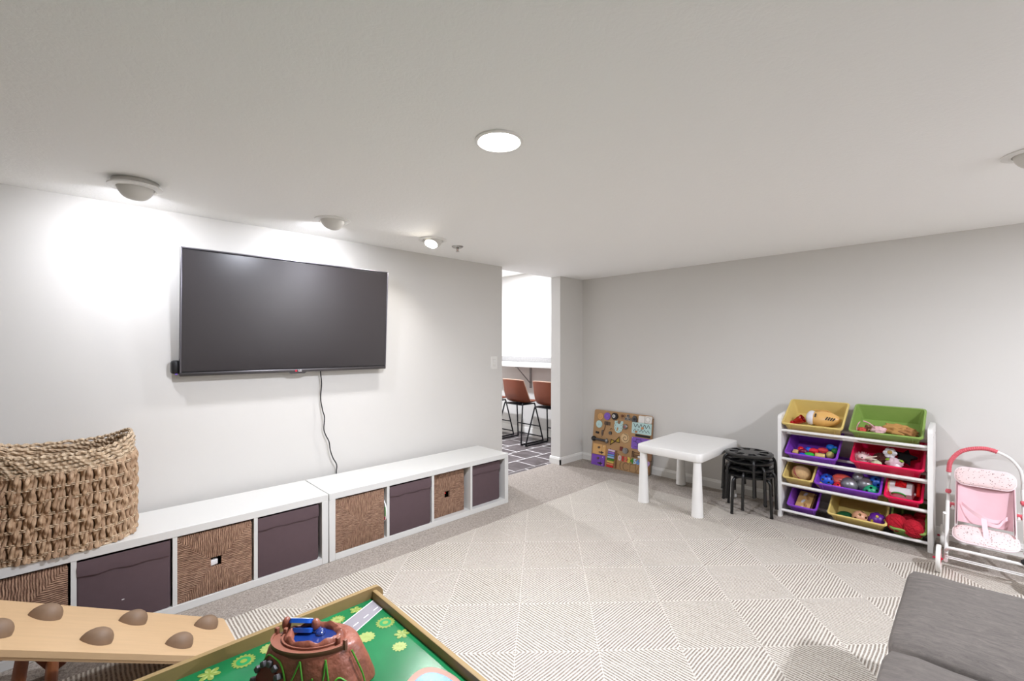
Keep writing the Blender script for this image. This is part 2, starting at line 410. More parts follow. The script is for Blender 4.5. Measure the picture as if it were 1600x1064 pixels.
def seagrass():
    m = NT('seagrass'); v = m.coord(); x, y, z = m.xyz(v)
    nz = m.math('MULTIPLY', m.math('SUBTRACT', m.noise(v, 25, 3), .5), .012)
    yy = m.math('ADD', y, nz); zz = m.math('ADD', m.math('SUBTRACT', z, .15), nz)
    sel = m.math('GREATER_THAN', m.math('ABSOLUTE', zz), m.math('ABSOLUTE', yy))
    cd = m.math('ADD', m.math('MULTIPLY', sel, yy), m.math('MULTIPLY', m.math('SUBTRACT', 1, sel), zz))
    st = m.math('SINE', m.math('MULTIPLY', cd, 2*PI/.0085)); stn = m.rng(st, -1, 1)
    sa = m.noise(m.scaled(v, (30, 160, 25)), 1, 4, .7); sb_ = m.noise(m.scaled(v, (30, 25, 160)), 1, 4, .7)
    ns = m.math('ADD', m.math('MULTIPLY', sel, sa), m.math('MULTIPLY', m.math('SUBTRACT', 1, sel), sb_))
    c = m.mix(m.rng(ns, .3, .68), hexc('#66402f'), hexc('#c8a184'))
    m.base(c, .8); m.bump(m.math('ADD', stn, m.math('MULTIPLY', ns, 1.5)), .9, .006); return m.m
SEAG = seagrass()
def seagrass_box(y0, k, label, inset=.01, hole=True, s=1.0, dy=0, bit=None):
    yc = cell_y(y0, k) + dy
    t = thing('seagrass_box', label, 'storage box', (KXF - inset - .165, yc, .038))
    w, h, dd = .322*s, .312*s, .33
    b = MB(); hw, hz, hh = .023, h*.5, .023
    fx = dd/2
    b.box((0, 0, .006), (dd, w, .012), bev=.005); b.box((-dd/2 + .007, 0, h/2), (.014, w, h), bev=.005)
    for sg in (-1, 1): b.box((0, sg*(w/2 - .007), h/2), (dd, .014, h), bev=.005)
    b.build('body', SEAG, t)
    f = MB()
    if hole:
        f.box((fx - .008, 0, (hz - hh)/2), (.018, w, hz - hh), bev=.004); f.box((fx - .008, 0, (h + hz + hh)/2), (.018, w, h - hz - hh), bev=.004)
        for sg in (-1, 1): f.box((fx - .008, sg*(w/2 + hw)/2, hz), (.0176, w/2 - hw, 2*hh + .006))
    else: f.box((fx - .008, 0, h/2), (.018, w, h), bev=.005)
    f.build('front_weave', SEAG, t)
    MB().tube([(fx - .008, -w/2 + .008, h), (fx - .008, w/2 - .008, h), (-fx + .008, w/2 - .008, h), (-fx + .008, -w/2 + .008, h)], .008, 8, True).build('rim_cord', SEAG, t)
    return t
def tucked(name, label, cat, loc, rot, dims, col, bev=.006):
    return tag(MB().box((0, 0, 0), dims, bev=bev).build(name, mat(col, .6), None, loc, rot), label, cat)
seagrass_box(YA, 0, 'brown seagrass box below the wicker basket, behind the climbing ramp', .012, True)
fabric_box(YA, 1, 'dark plum fabric box just above the climbing ramp holds')
seagrass_box(YA, 2, 'brown seagrass box with something white in its handle hole', .008, True)
fabric_box(YA, 3, 'dark plum fabric box at the inner end of basket shelf unit', .008, False)
seagrass_box(YBK, 0, 'brown seagrass box with a book edge sticking out beside it', .008, False, 1.0, -.008)
fabric_box(YBK, 1, 'dark plum fabric box with pale scuffs between two seagrass boxes', .004, False)
seagrass_box(YBK, 2, 'brown seagrass box with red showing in its square hole', .045, True, .97, -.016)
fabric_box(YBK, 3, 'dark plum fabric box set back in the cell nearest the doorway', .04, False, .97)
tucked('paper_bag', 'white paper showing in the handle hole of a seagrass box', 'paper', (KXF - .028, cell_y(YA, 2) - .008, .038 + .150), (0, 0, .2), (.02, .035, .03), '#e8e6e4')
tucked('toy_brick', 'bright red toy brick showing in the hole of a seagrass box', 'toy', (KXF - .068, cell_y(YBK, 2) - .028, .038 + .159), (0, 0, .1), (.02, .018, .012), '#e0201c', .002)
bk = thing('picture_book', 'rounded white picture book edge wedged beside seagrass box', 'book', (KXF - .045, cell_y(YBK, 0) + .160, .039))
MB().lathe([(.001, -.004), (.085, -.004), (.085, .004), (.001, .004)], 28, m=Matrix.Translation((-.03, 0, .165)) @ Matrix.Rotation(PI/2, 4, 'X') ).build('cover', mat('#e9e9e4', .5), bk)
MB().box((-.06, 0, .08), (.12, .007, .16)).build('pages', mat('#e4e2da', .6), bk)
MB().box((.044, -.0046, .17), (.012, .0015, .06), bev=.0005, seg=1).build('cover_picture', mat('#5fae4e', .5), bk)
MB().box((.040, -.0046, .125), (.012, .0015, .02), bev=.0005, seg=1).build('cover_picture', mat('#d8506a', .5), bk)
# ------------------------------------------------------------------ big wicker basket on the shelf unit
def rope_mat(name, a, b, dark, ang=.9, sc=150):
    m = NT(name); oi = m.node('ShaderNodeObjectInfo'); v = m.coord(); x, y, z = m.xyz(v)
    tw = m.math('SINE', m.math('ADD', m.math('MULTIPLY', z, sc), m.math('MULTIPLY', m.math('ADD', y, x), sc*ang)))
    n = m.noise(m.scaled(v, (60, 60, 8)), 2, 4, .65)
    c = m.mix(m.rng(n, .3, .7), hexc(a), hexc(b)); c = m.mix(m.math('MULTIPLY', oi.outputs['Random'], .35), c, hexc(dark))
    m.base(c, .75); m.bump(m.math('ADD', m.math('MULTIPLY', tw, .6), n), .7, .005); return m.m
STRAND = rope_mat('strand', '#8f6e50', '#d0b290', '#80604a')
BRAID = rope_mat('braid', '#a48666', '#decbae', '#a3825f', 1.2, 260)
BC = Vector((-2.852, -.055, KH)); BA, BB = .247, .19    # half length along the wall, half depth
def oval(phi, g=0.0):
    e = 2/2.7; c, s_ = math.cos(phi), math.sin(phi)
    return Vector(((BB + g)*math.copysign(abs(c)**e, c), (BA + g)*math.copysign(abs(s_)**e, s_), 0))
N = 720; pp = [oval(2*PI*i/N) for i in range(N)]; cum = [0]
for i in range(N): cum.append(cum[-1] + (pp[(i+1) % N] - pp[i]).length)
def at_len(f):
    L = (f % 1)*cum[-1]
    for i in range(N):
        if cum[i+1] >= L: return 2*PI*(i + (L - cum[i])/(cum[i+1] - cum[i]))/N
def rim_lift(phi): return .05*abs(math.sin(phi))**2.6
basket = thing('wicker_basket', 'big oval tan wicker basket with dipped rim on the shelf unit', 'basket', BC)
LW = .054
strand_me = []
for ph in (0, 1):
    for tws in (0, 1):
        b = MB()
        for ply in (0, 1):      # two twisted plies per strand
            pts = []
            for i in range(61):
                z = .004 + .352*i/60; o = .0068*math.cos(PI*(z/LW + ph)); a = 2*PI*z/.14 + PI*ply + 1.3*tws
                k = .0050 if 0 < i < 60 else .001
                pts.append((o + .004 + k*math.cos(a), k*1.1*math.sin(a), z))
            b.tube(pts, [.0078 + .0006*math.sin(i*.7 + ply) for i in range(61)], 7)
        me = b.mesh(70); me.materials.append(STRAND); strand_me.append(me)
NS = 70
for i in range(NS):
    phi = at_len((i + .5 + .12*(1 if i % 2 else -1))/NS); p = oval(phi); q = oval(phi + .01) - oval(phi - .01)
    o = link('strand', strand_me[(i//2 % 2)*2 + i % 2], STRAND, basket, p, (0, 0, math.atan2(q.y, q.x) - PI/2))
    o.scale = (1, 1, 1 + rim_lift(phi)*.55/.352)
for j in range(7):
    for d in (-.0035, .0035):
        MB().tube([oval(2*PI*i/96, .0108) + Vector((0, 0, .027 + j*LW + d)) for i in range(96)], .0026, 6, True).build('hoop', BRAID, basket)
# solid lining behind the strands
inn = [[oval(2*PI*i/72, -.011) + Vector((0, 0, z + (rim_lift(2*PI*i/72) if z > .3 else 0))) for i in range(72)] for z in (.004, .40)]
inn2 = [[oval(2*PI*i/72, -.016) + Vector((0, 0, z + (rim_lift(2*PI*i/72) if z > .3 else 0))) for i in range(72)] for z in (.40, .012)]
MB().loft(inn + inn2).build('lining', mat('#b08e69', .9, var=.2, scale=40, bump=.5, bscale=90), basket)
MB().tube([oval(2*PI*i/96, .002) + Vector((0, 0, .006)) for i in range(96)], [.0065 + .002*(i % 3 == 0) for i in range(96)], 8, True).build('foot_braid', BRAID, basket)
for k in range(4):
    for side in (.0, -.018):
        pts = [oval(2*PI*i/192, side + .003*math.sin(i*PI/4 + k*1.7)) + Vector((0, 0, .356 + k*.0155 + rim_lift(2*PI*i/192)*(.6 + .1*k) + .0035*math.sin(i*PI/4 + k*1.7 + 1.5))) for i in range(192)]
        MB().tube(pts, .0085, 7, True).build('rim_braid', BRAID, basket)
pts = [oval(2*PI*i/360, -.008 + .003*math.cos(i*PI/4)) + Vector((0, 0, .419 + rim_lift(2*PI*i/360) + .003*math.sin(i*PI/4))) for i in range(360)]
MB().tube(pts, .0072, 7, True).build('rim_cord', BRAID, basket)

# ------------------------------------------------------------------ climbing triangle and ramp
BIRCH = wood('#c9a981', .09, (9, 1, 9)); DOWEL = wood('#a8683f', .12, (1, 10, 10)); FRAMEW = wood('#8a5034', .12, (10, 10, 1))
tri = thing('climbing_triangle', 'reddish wooden climbing triangle with round rungs under the ramp', 'climbing frame', (-2.28, -.05, .004))
def beam(a, b, w, t):
    a = Vector(a); b = Vector(b); d = b - a
    m = Matrix.Translation((a + b)/2) @ Matrix.Rotation(math.atan2(d.z, d.y) , 4, 'X')
    q = MB(); vs = bmesh.ops.create_cube(q.bm, size=1, matrix=m @ Matrix.Diagonal((t, d.length, w, 1)))['verts']
    bmesh.ops.bevel(q.bm, geom=list(q.bm.edges), offset=.006, segments=2, affect='EDGES'); return q
apex = Vector((0, -.40, .68))
for s in (-1, 1):
    x = s*.235
    beam((x, 0, .012), (x, apex.y, apex.z), .055, .024).build('side_rail', FRAMEW, tri)
    beam((x*.88, -.82, .012), (x*.88, apex.y, apex.z - .01), .055, .024).build('side_rail', FRAMEW, tri)
for k in range(6):
    f = .05 + k*.178; y, z = apex.y*f, .012 + apex.z*f
    MB().cyl((-.235, y, z), (.235, y, z), .0185, n=16).build('rung', DOWEL, tri)
    y2 = -.82 + .42*f
    MB().cyl((-.21, y2, z), (.21, y2, z), .0185, n=16).build('rung', DOWEL, tri)
RA = math.atan2(.354, .682); RY, RZ = .487, .022
ramp = thing('climbing_ramp', 'pale birch climbing ramp with rounded holds sloping onto the rug', 'climbing ramp', (-2.242, RY, RZ), (-RA, 0, 0))
LEN = 1.05        # local: -y runs up the slope, z out of the board
plank = [(p[0], p[1] - LEN/2) for p in rrect(.362, LEN, .01, 3)]
MB().prism(plank, -.02, 0).build('plank', BIRCH, ramp)
for s in (-1, 1): MB().box((s*.165, -LEN/2, -.026), (.02, LEN - .1, .014), bev=.003).build('edge_batten', BIRCH, ramp)
for s in (-1, 1): MB().box((s*.1, -LEN + .03, -.035), (.03, .05, .035), bev=.006).build('hook', BIRCH, ramp)
HOLD = wood('#7f6751', .14, (10, 2, 10), .6)
def hold_shape(c):
    # teardrop dome: flat underneath, blunt at one end, pointed at the other
    k = 1 - .38*max(0, -c.y)**1.4
    return (c.x*k, c.y, max(c.z, 0)*(.9 + .1*c.y))
hold_me = MB().sph((0, 0, 0), (.036, .048, .050), 22, 12, None, hold_shape).mesh(60); hold_me.materials.append(HOLD)
n_r = (0, math.sin(RA), math.cos(RA)); inv = (Matrix.Translation((-2.242, RY, RZ)) @ Euler((-RA, 0, 0)).to_matrix().to_4x4()).inverted()
for i, (u, v) in enumerate(((70, 963), (207, 971), (321, 978), (150, 1001), (279, 1007), (-12, 990))):
    p = inv @ at_plane(u, v, (-2.242, RY, RZ), n_r)
    link('hold', hold_me, HOLD, ramp, (p.x, p.y, -.001), (0, 0, -.12 + .09*(i % 3)))

# ------------------------------------------------------------------ train / play table
RAILW = wood('#937a4f', .14, (6, 1, 6)); RAILX = wood('#937a4f', .14, (1, 6, 6))
TZ, RT = .40, .436
TX0, TX1, TY0, TY1 = -1.487, -.32, -.06, .757      # outer sides (left rail outer x, right, near, far)
pt = thing('play_table', 'wooden play table with painted green landscape top and raised rails', 'table', ((TX0 + TX1)/2, (TY0 + TY1)/2, 0))
cx, cy = (TX0 + TX1)/2, (TY0 + TY1)/2
def L(x, y, z): return Vector((x - cx, y - cy, z))
def green():
    m = NT('table_green'); v = m.coord()
    n = m.noise(v, 3.5, 3)
    c = m.mix(m.rng(n, .35, .65), hexc('#075c32'), hexc('#1a7845')); 
    m.base(c, .22); m.bump(m.noise(v, 140, 3), .06, .002); return m.m
MB().box(L((TX0 + TX1)/2, (TY0 + TY1)/2, TZ - .006), (TX1 - TX0 - .02, TY1 - TY0 - .02, .012)).build('painted_top', green(), pt)
def side_rail(x):
    h0, h1 = .30, RT; y0, y1 = TY0 - .026, TY1 + .026; r = .028
    prof = arc((y1 - r, h1 - r), r, 0, PI/2, 6) + arc((y0 + r, h1 - r), r, PI/2, PI, 6) + arc((y0 + r, h0 + r), r, PI, 1.5*PI, 4) + arc((y1 - r, h0 + r), r, 1.5*PI, 2*PI, 4)
    b = MB().loft([[L(x - .008, y, z) for y, z in prof], [L(x + .008, y, z) for y, z in prof]])
    bmesh.ops.bevel(b.bm, geom=[e for e in b.bm.edges if len(e.link_faces) == 2 and e.calc_face_angle(0) > 1.2], offset=.003, segments=2, affect='EDGES')
    b.build('side_rail', RAILW, pt)
side_rail(TX0 + .008); side_rail(TX1 - .008)
for y in (TY1 - .008, TY0 + .008):
    MB().box(L(cx, y, (RT + .30)/2 - .004), (TX1 - TX0 - .032, .016, RT - .308), bev=.003).build('end_rail', RAILX, pt)
for sx in (TX0 + .06, TX1 - .06):
    for sy in (TY0 + .06, TY1 - .06): MB().box(L(sx, sy, .201), (.055, .055, .386), bev=.006).build('leg', wood('#a98a55', .1, (6, 6, 1)), pt)
# painted scene: road, plants, pond (thin print on the top)
PZ = TZ + .0004
def flat(name, poly, m, z=PZ): return MB().prism([(x - cx, y - cy) for x, y in poly], z, z + .0005).build(name, m, pt)
ROAD = mat('#8d888c', .35, var=.04); RWHITE = mat('#efeeee', .4); 
d_ = Vector((.17, -.42, 0)).normalized()      # road runs from the far rail towards the mountain
p0 = Vector((-1.413, .742, 0)); nrm = Vector((-d_.y, d_.x, 0))
def strip(a, b, o0, o1):
    return [tuple((p0 + d_*a + nrm*o0)[:2]), tuple((p0 + d_*b + nrm*o0)[:2]), tuple((p0 + d_*b + nrm*o1)[:2]), tuple((p0 + d_*a + nrm*o1)[:2])]
def clip_far(poly): return [(x, min(y, TY1 - .017)) for x, y in poly]
flat('road', clip_far(strip(-.03, .30, -.037, .037)), ROAD)
for o in (-.037, .034): flat('road_edge_line', clip_far(strip(-.03, .30, o, o + .003)), RWHITE, PZ + .0004)
for k in range(6): flat('road_dash', clip_far(strip(.012 + k*.046, .034 + k*.046, -.0016, .0016)), RWHITE, PZ + .0004)
def flower(x, y, r, pet, col, col2, depth=.25, ring=False):
    n = pet*6; poly = []
    for i in range(n):
        a = 2*PI*i/n; poly.append((x + (r*(1 - depth) + r*depth*abs(math.cos(a*pet/2)))*math.cos(a), y + (r*(1 - depth) + r*depth*abs(math.cos(a*pet/2)))*math.sin(a)))
    flat('painted_plant', poly, mat(col, .35, var=.08), PZ)
    if ring:
        flat('painted_plant', [(x + r*.62*math.cos(2*PI*i/20), y + r*.62*math.sin(2*PI*i/20)) for i in range(20)], mat('#1f8a50', .3), PZ + .0003)
        flat('painted_plant', [(x + r*.3*math.cos(2*PI*i/16), y + r*.3*math.sin(2*PI*i/16)) for i in range(16)], mat(col2, .35), PZ + .0006)
    else:
        for k in range(pet):
            a = 2*PI*(k + .25)/pet
            flat('painted_plant', [(x + r*.15*math.cos(a), y + r*.15*math.sin(a)), (x + r*.55*math.cos(a - .25), y + r*.55*math.sin(a - .25)), (x + r*.8*math.cos(a), y + r*.8*math.sin(a)), (x + r*.55*math.cos(a + .25), y + r*.55*math.sin(a + .25))], mat(col2, .35), PZ + .0003)
LG_, LG2 = '#7c8f40', '#9aa962'
flower(-1.445, .670, .021, 5, LG_, LG2, .45); flower(-1.434, .603, .024, 13, LG_, LG2, .25); flower(-1.313, .707, .030, 16, LG_, '#7f943c', .2, True)
flower(-1.288, .631, .026, 12, '#95a25a', LG2, .2); flower(-1.438, .402, .024, 12, '#95a25a', LG2, .2); flower(-1.436, .255, .028, 6, LG_, LG2, .5)
flower(-1.429, .335, .030, 16, LG_, '#7f943c', .2, True); flower(-1.227, .716, .024, 6, LG_, LG2, .5); flower(-1.180, .681, .022, 12, '#95a25a', LG2, .25)
def blob(x, y, rx, ry, w, k): return [(x + (rx + w*math.sin(3*a + k))*math.cos(a), y + (ry + w*math.cos(2*a + k))*math.sin(a)) for a in [2*PI*i/40 for i in range(40)]]
def water():
    m = NT('painted_water'); v = m.coord(); n = m.noise(m.scaled(v, (40, 18, 1)), 3, 5, .7, 1)
    m.base(m.mix(m.rng(n, .54, .68), hexc('#2c78b8'), hexc('#5a9fd4')), .25); return m.m
flat('painted_shore', blob(-.958, .655, .098, .078, .006, 0), mat('#a8806f', .4, var=.08))
flat('painted_pond', blob(-.950, .652, .084, .066, .006, 0), water(), PZ + .0004)

# ------------------------------------------------------------------ toy mountain on the play table
def rock():
    m = NT('rock'); v = m.coord(); n = m.noise(v, 25, 4); m.base(m.mix(n, hexc('#7c4433'), hexc('#9d5f4a')), .42); m.bump(m.noise(v, 28, 3), .5, .012); return m.m
ROCK = rock(); MC = Vector((-1.219, .452, TZ + .0012)); FLAT = .66
mt = thing('toy_mountain', 'brown plastic toy mountain with stone tunnel and blue crater on play table', 'toy', MC, (0, 0, YAW))
def mring(r, z, wob, ph=0, n=64, jag=0):
    o = []
    for i in range(n):
        a = 2*PI*i/n; q = r*(1 + wob*math.sin(5*a + ph) + wob*.7*math.sin(9*a + 2*ph)); o.append(Vector((q*math.cos(a), FLAT*q*math.sin(a), z + jag*(math.sin(7*a + ph) + .6*math.sin(12*a)))))
    return o
rings = [mring(.150, 0, .03), mring(.149, .012, .03), mring(.134, .055, .035, .5), mring(.115, .102, .025, 1), mring(.108, .109, .01)]
rings += [mring(.080, .109, .0), mring(.078, .116, .012, 0, 64, .001), mring(.073, .125, .02, .4, 64, .0025), mring(.066, .128, .03, .4, 64, .003), mring(.058, .122, .03, .4, 64, .002), mring(.053, .11, .02)]
MB().loft(rings).build('mountain_body', ROCK, mt, ang=60)
# where the body faces the camera
fa = -PI/2
def pol(r, a, z): return Vector((r*math.cos(a), FLAT*r*math.sin(a), z))
TRK = mat('#8b5744', .4, var=.05)
b = MB()
a0, a1 = fa - 1.75, fa + 1.05
for r0, r1, h in ((.079, .111, .114), (.079, .084, .119), (.106, .111, .119)):
    pr = []
    for i in range(25):
        a = a0 + (a1 - a0)*i/24; pr.append([pol(r0, a, .104), pol(r1, a, .104), pol(r1, a, h), pol(r0, a, h)])
    b.loft(pr)
b.build('track_ledge', TRK, mt)
for a in (a0, a1):
    for r in (.083, .108): MB().box(pol(r, a, .117), (.010, .010, .026), (0, 0, a), .002).build('track_peg', TRK, mt)
ta = fa - .62           # the tunnel mouth
tm = Matrix.Translation(pol(.160, ta, 0)) @ Matrix.Rotation(ta - PI/2 + .2, 4, 'Z') @ Matrix.Rotation(.34, 4, 'X')
def T3(x, y, z): return tm @ Vector((x, -y, z))
def arch(r, h, n=12): return [(r*math.cos(PI*i/n), h - r + r*math.sin(PI*i/n)) for i in range(n + 1)]
mouth = arch(.036, .084) + [(-.036, 0), (.036, 0)]
MB().loft([[T3(x, -.006, z) for x, z in mouth], [T3(x, -.0075, z) for x, z in mouth]]).build('tunnel_back', mat('#6b241d', .5, var=.2, scale=40), mt)
STONE = mat('#4c4a4b', .5, var=.25, scale=30, bump=.4, bscale=60)
for k in range(13):
    if k < 4 or k > 8:
        kk = k if k < 4 else 12 - k; s = 1 if k < 4 else -1; c = (s*.040, .007 + kk*.0125)
        rot = 0
    else:
        an = PI*(k - 3)/6; c = (.040*math.cos(an), .050 + .040*math.sin(an)); rot = an
    MB().box((0, 0, 0), (.014, .018, .0135), (0, 0, 0), .003).build('arch_stone', STONE, mt).matrix_local = tm @ Matrix.Translation((c[0], .006, c[1])) @ Matrix.Rotation(-rot, 4, 'Y')
VINE = mat('#4f9a2c', .4, var=.1)
def body_r(z): return .1525 - .015*max(0, (z - .012)/.043) if z < .055 else .1375 - .019*(z - .055)/.047
def vine(pts): MB().tube(smooth_pts([pol(body_r(z) + .0005, fa + a, z) for a, z in pts], 5), .0022, 6).build('vine', VINE, mt)
vine([(-1.14, .012), (-1.1, .06), (-.95, .096), (-.68, .101), (-.42, .090), (-.24, .05), (-.22, .005)])
vine([(-.24, .03), (-.14, .062), (-.02, .102)]); vine([(-.02, .102), (.08, .05), (.14, .01)]); vine([(.14, .02), (.24, .065)]); vine([(-.12, .01), (-.03, .04)])
vine([(.22, .005), (.4, .05), (.5, .10)]); vine([(.5, .10), (.52, .04), (.5, .005)]); vine([(.52, .03), (.7, .055), (.9, .03), (.95, .005)]); vine([(1.15, .10), (1.25, .04), (1.25, .006)])
BLUE = mat('#16306e', .15, var=.3, scale=30, coat=.6); BLUE2 = mat('#1d5cc4', .2, var=.1)
MB().lathe([(.001, .111), (.06, .111), (.06, .114), (.001, .114)], 32, m=Matrix.Diagonal((1, FLAT, 1, 1))).build('crater_pool', BLUE, mt)
for k in range(5):
    MB().sph(pol(.020 + .008*k, fa + 2.6 + .3*k, .115), (.013, .013, .008), 12, 8).build('water_lump', BLUE, mt)
fl = Matrix.Translation(pol(.068, fa - 2.35, .136)) @ Matrix.Rotation(fa - 1.6, 4, 'Z') @ Matrix.Rotation(.55, 4, 'X')
pl = MB().prism(rrect(.062, .036, .012, 4), -.005, .005, fl).build('waterfall_flap', BLUE2, mt)
for k in range(4): MB().tube([fl @ Vector((x*.05, -.012 + .008*k + .004*math.sin(x*9 + k), .006)) for x in [-.5 + i/10 for i in range(11)]], .0012, 5).build('foam_line', mat('#d9e6f4', .3), mt)
MB().prism(rrect(.055, .026, .009, 4), -.006, .004, Matrix.Translation(pol(.048, fa - 2.2, .122)) @ Matrix.Rotation(fa - 1.6, 4, 'Z') @ Matrix.Rotation(.35, 4, 'X')).build('lower_fall', BLUE2, mt)
for s, h in ((-.040, .03), (.040, .035)): MB().sph(fl @ Vector((s, .0, -.008)), (.012, .012, h*.55), 12, 8).build('crag', ROCK, mt)
# ------------------------------------------------------------------ grey sofa
def grey_velvet():
    m = NT('grey_upholstery'); v = m.coord(); n = m.noise(m.scaled(v, (2.5, 9, 5)), 7, 8, .85, 1.0); f = m.noise(v, 3, 2)
    c = m.mix(m.rng(n, .3, .72), hexc('#4b4642'), hexc('#787069')); c = m.mix(m.rng(f, .4, .7, 0, .4), c, hexc('#645e58'))
    m.base(c, .9); m.bump(m.noise(m.scaled(v, (4, 30, 10)), 30, 3), .2, .003); return m.m
VEL = grey_velvet()
SX, SY1, SH = -.186, 2.338, .43
sofa = thing('sofa', 'dark grey upholstered sofa with square seat cushions opposite the television', 'sofa', (SX + .45, SY1 - .65, 0))
def SL(x, y, z): return Vector((x - SX - .45, y - SY1 + .65, z))
def cushion(x0, x1, y0, y1, z0, z1, r=.035, puff=.008):
    b = MB(); vs = bmesh.ops.create_cube(b.bm, size=1, matrix=Matrix.Diagonal((x1 - x0, y1 - y0, z1 - z0, 1)))['verts']
    bmesh.ops.subdivide_edges(b.bm, edges=list(b.bm.edges), cuts=9, use_grid_fill=True)
    hx, hy, hz = (x1 - x0)/2, (y1 - y0)/2, (z1 - z0)/2
    for v in b.bm.verts:
        c = v.co
        q = Vector((max(-hx + r, min(hx - r, c.x)), max(-hy + r, min(hy - r, c.y)), max(-hz + r, min(hz - r, c.z))))
        d = c - q
        if d.length > 1e-9: v.co = q + d.normalized()*r
        v.co.z += math.copysign(1, c.z)*puff*(1 - (c.x/hx)**2)*(1 - (c.y/hy)**2) + .0025*math.sin(c.x*23)*math.sin(c.y*17)
    bmesh.ops.translate(b.bm, verts=b.bm.verts, vec=SL((x0 + x1)/2, (y0 + y1)/2, (z0 + z1)/2)); return b
for k in range(2):
    y1 = SY1 - .648*k; cushion(SX, SX + .72, y1 - .636, y1, .27, SH, .042).build('seat_cushion', VEL, sofa, ang=80)
cushion(SX + .012, SX + .84, SY1 - 1.29, SY1 - .006, .045, .285, .02, 0).build('base', VEL, sofa, ang=80)
for y0, y1 in ((1.06, 1.68), (1.69, 2.27), (2.28, 2.90)):
    cushion(SX + .62, SX + .80, y0, y1, .41, .67, .05).build('back_cushion', VEL, sofa, ang=80)
cushion(SX + .72, SX + .88, SY1 - 1.29, 2.93, .05, .62, .03, 0).build('back_frame', VEL, sofa, ang=80)
cushion(SX + .45, SX + .73, SY1 - .02, 2.92, .05, SH - .01, .03, 0).build('corner_seat', VEL, sofa, ang=80)
for x in (SX + .08, SX + .78):
    for y in (SY1 - .08, SY1 - 1.2): MB().cyl(SL(x, y, .008), SL(x, y, .06), .018, .024, 14).build('foot', BLACK, sofa)

# ------------------------------------------------------------------ white children's table
KT = mat('#e9e7e2', .38, var=.012)
TBX, TBY = -1.674, 3.668
kt = thing('childrens_table', "small white plastic children's table with thick conical legs", 'table', (TBX, TBY, .004))
o_, H_ = rrect(.535, .755, .045, 6), .475
def ringz(w, h, r, z): return [Vector((x, y, z)) for x, y in rrect(w, h, r, 6)]
MB().loft([ringz(.525, .745, .04, H_ - .062), ringz(.535, .755, .045, H_ - .056), ringz(.535, .755, .045, H_ - .006), ringz(.527, .747, .042, H_)]).build('tabletop', KT, kt)
for sx in (-1, 1):
    for sy in (-1, 1):
        MB().lathe([(.040, .0), (.0435, .004), (.0435, .012), (.041, .03), (.0285, H_ - .075), (.028, H_ - .055)], 28, (sx*.222, sy*.335, 0)).build('leg', KT, kt)

# ------------------------------------------------------------------ stack of black stools
SBLK = mat('#131313', .3, var=.05, coat=.2)
def stool_meshes():
    R = .168; n = 48; b = MB()
    # seat disc with eight oval holes: build sector by sector
    holes = 8
    ro, h = R, .016
    b.lathe([(.150, -.014), (.160, -.014), (R, -.006), (R, .002), (.160, .008), (.138, .009), (.138, -.002), (.150, -.004)] + [(.150, -.014)], n)
    b.lathe([(.001, -.002), (.074, -.002), (.074, .009), (.001, .009)], n)
    for k in range(holes):
        a = 2*PI*(k + .5)/holes; w = .17
        pr = [Vector((r*math.cos(a + s), r*math.sin(a + s), 0)) for r, s in ((.072, -w), (.140, -w*.8), (.140, w*.8), (.072, w))]
        b.prism([(p.x, p.y) for p in pr], -.002, .0085)
    b.torus((0, 0, -.0), .140, .006, 48, 6); b.torus((0, 0, -.0), .073, .006, 40, 6)
    seat = b.mesh(50)
    b = MB(); b.lathe([(.001, -.004), (.15, -.004), (.15, -.012), (.001, -.012)], 40); under = b.mesh()
    b = MB(); b.tube(smooth_pts([(.05, 0, -.020), (.13, 0, -.020), (.160, 0, -.026), (.176, 0, -.048), (.180, 0, -.10), (.188, 0, -.285)], 5), .0105, 10); leg = b.mesh()
    b = MB(); b.cyl((.188, 0, -.285), (.1885, 0, -.293), .0118, n=12); foot = b.mesh()
    return seat, under, leg, foot
seat_me, under_me, leg_me, foot_me = stool_meshes()
SC = (-1.230, 3.754)
for k, (ang, lab) in enumerate(((-20, 'black round stool standing on the carpet at the bottom of the stack'), (5, 'black round stool second from the bottom of the stack'), (-38, 'black round stool third from the bottom of the stack'), (-62, 'black round stool with perforated seat on top of the stack'))):
    t = thing('stool', lab, 'stool', (SC[0], SC[1], .004 + .051*k), (0, 0, math.radians(ang)), 'stacked black stools')
    zt = .2935
    link('seat', seat_me, SBLK, t, (0, 0, zt)); link('seat_underside', under_me, SBLK, t, (0, 0, zt))
    for q in range(4):
        lg_ = link('leg', leg_me, SBLK, t, (0, 0, zt), (0, 0, q*PI/2))
        link('rubber_foot', foot_me, BLACK, lg_)
# ------------------------------------------------------------------ next room: bar counter, bracket, bar stools
ct = thing('bar_counter', 'long bar counter with pale front edge and grey stone backsplash', 'counter', (-4.7, FY - .16, .985))
GRAN = mat('#8e8c89', .35, var=.3, scale=55, bump=.1); QUARTZ = mat('#d9d7d2', .3, var=.04, scale=30)
MB().box((0, 0, .031), (2.86, .32, .058), bev=.006).build('countertop', QUARTZ, ct)
MB().box((0, .149, .099), (2.86, .02, .078), bev=.003).build('backsplash', GRAN, ct)
br = thing('shelf_bracket', 'grey metal corner bracket holding up the bar counter', 'bracket', (-4.46, FY, .70))
bmt = mat('#8d8987', .5, .2)
MB().box((0, -.006, .13), (.03, .012, .31)).build('wall_leg', bmt, br); MB().box((0, -.15, .280), (.03, .30, .012)).build('top_leg', bmt, br)
beam((0, -.27, .272), (0, -.008, .04), .012, .02).build('strut', bmt, br)
LEATH = mat('#75391f', .5, var=.1, scale=12, bump=.1, bscale=300); STEEL = mat('#17161a', .4, .5)
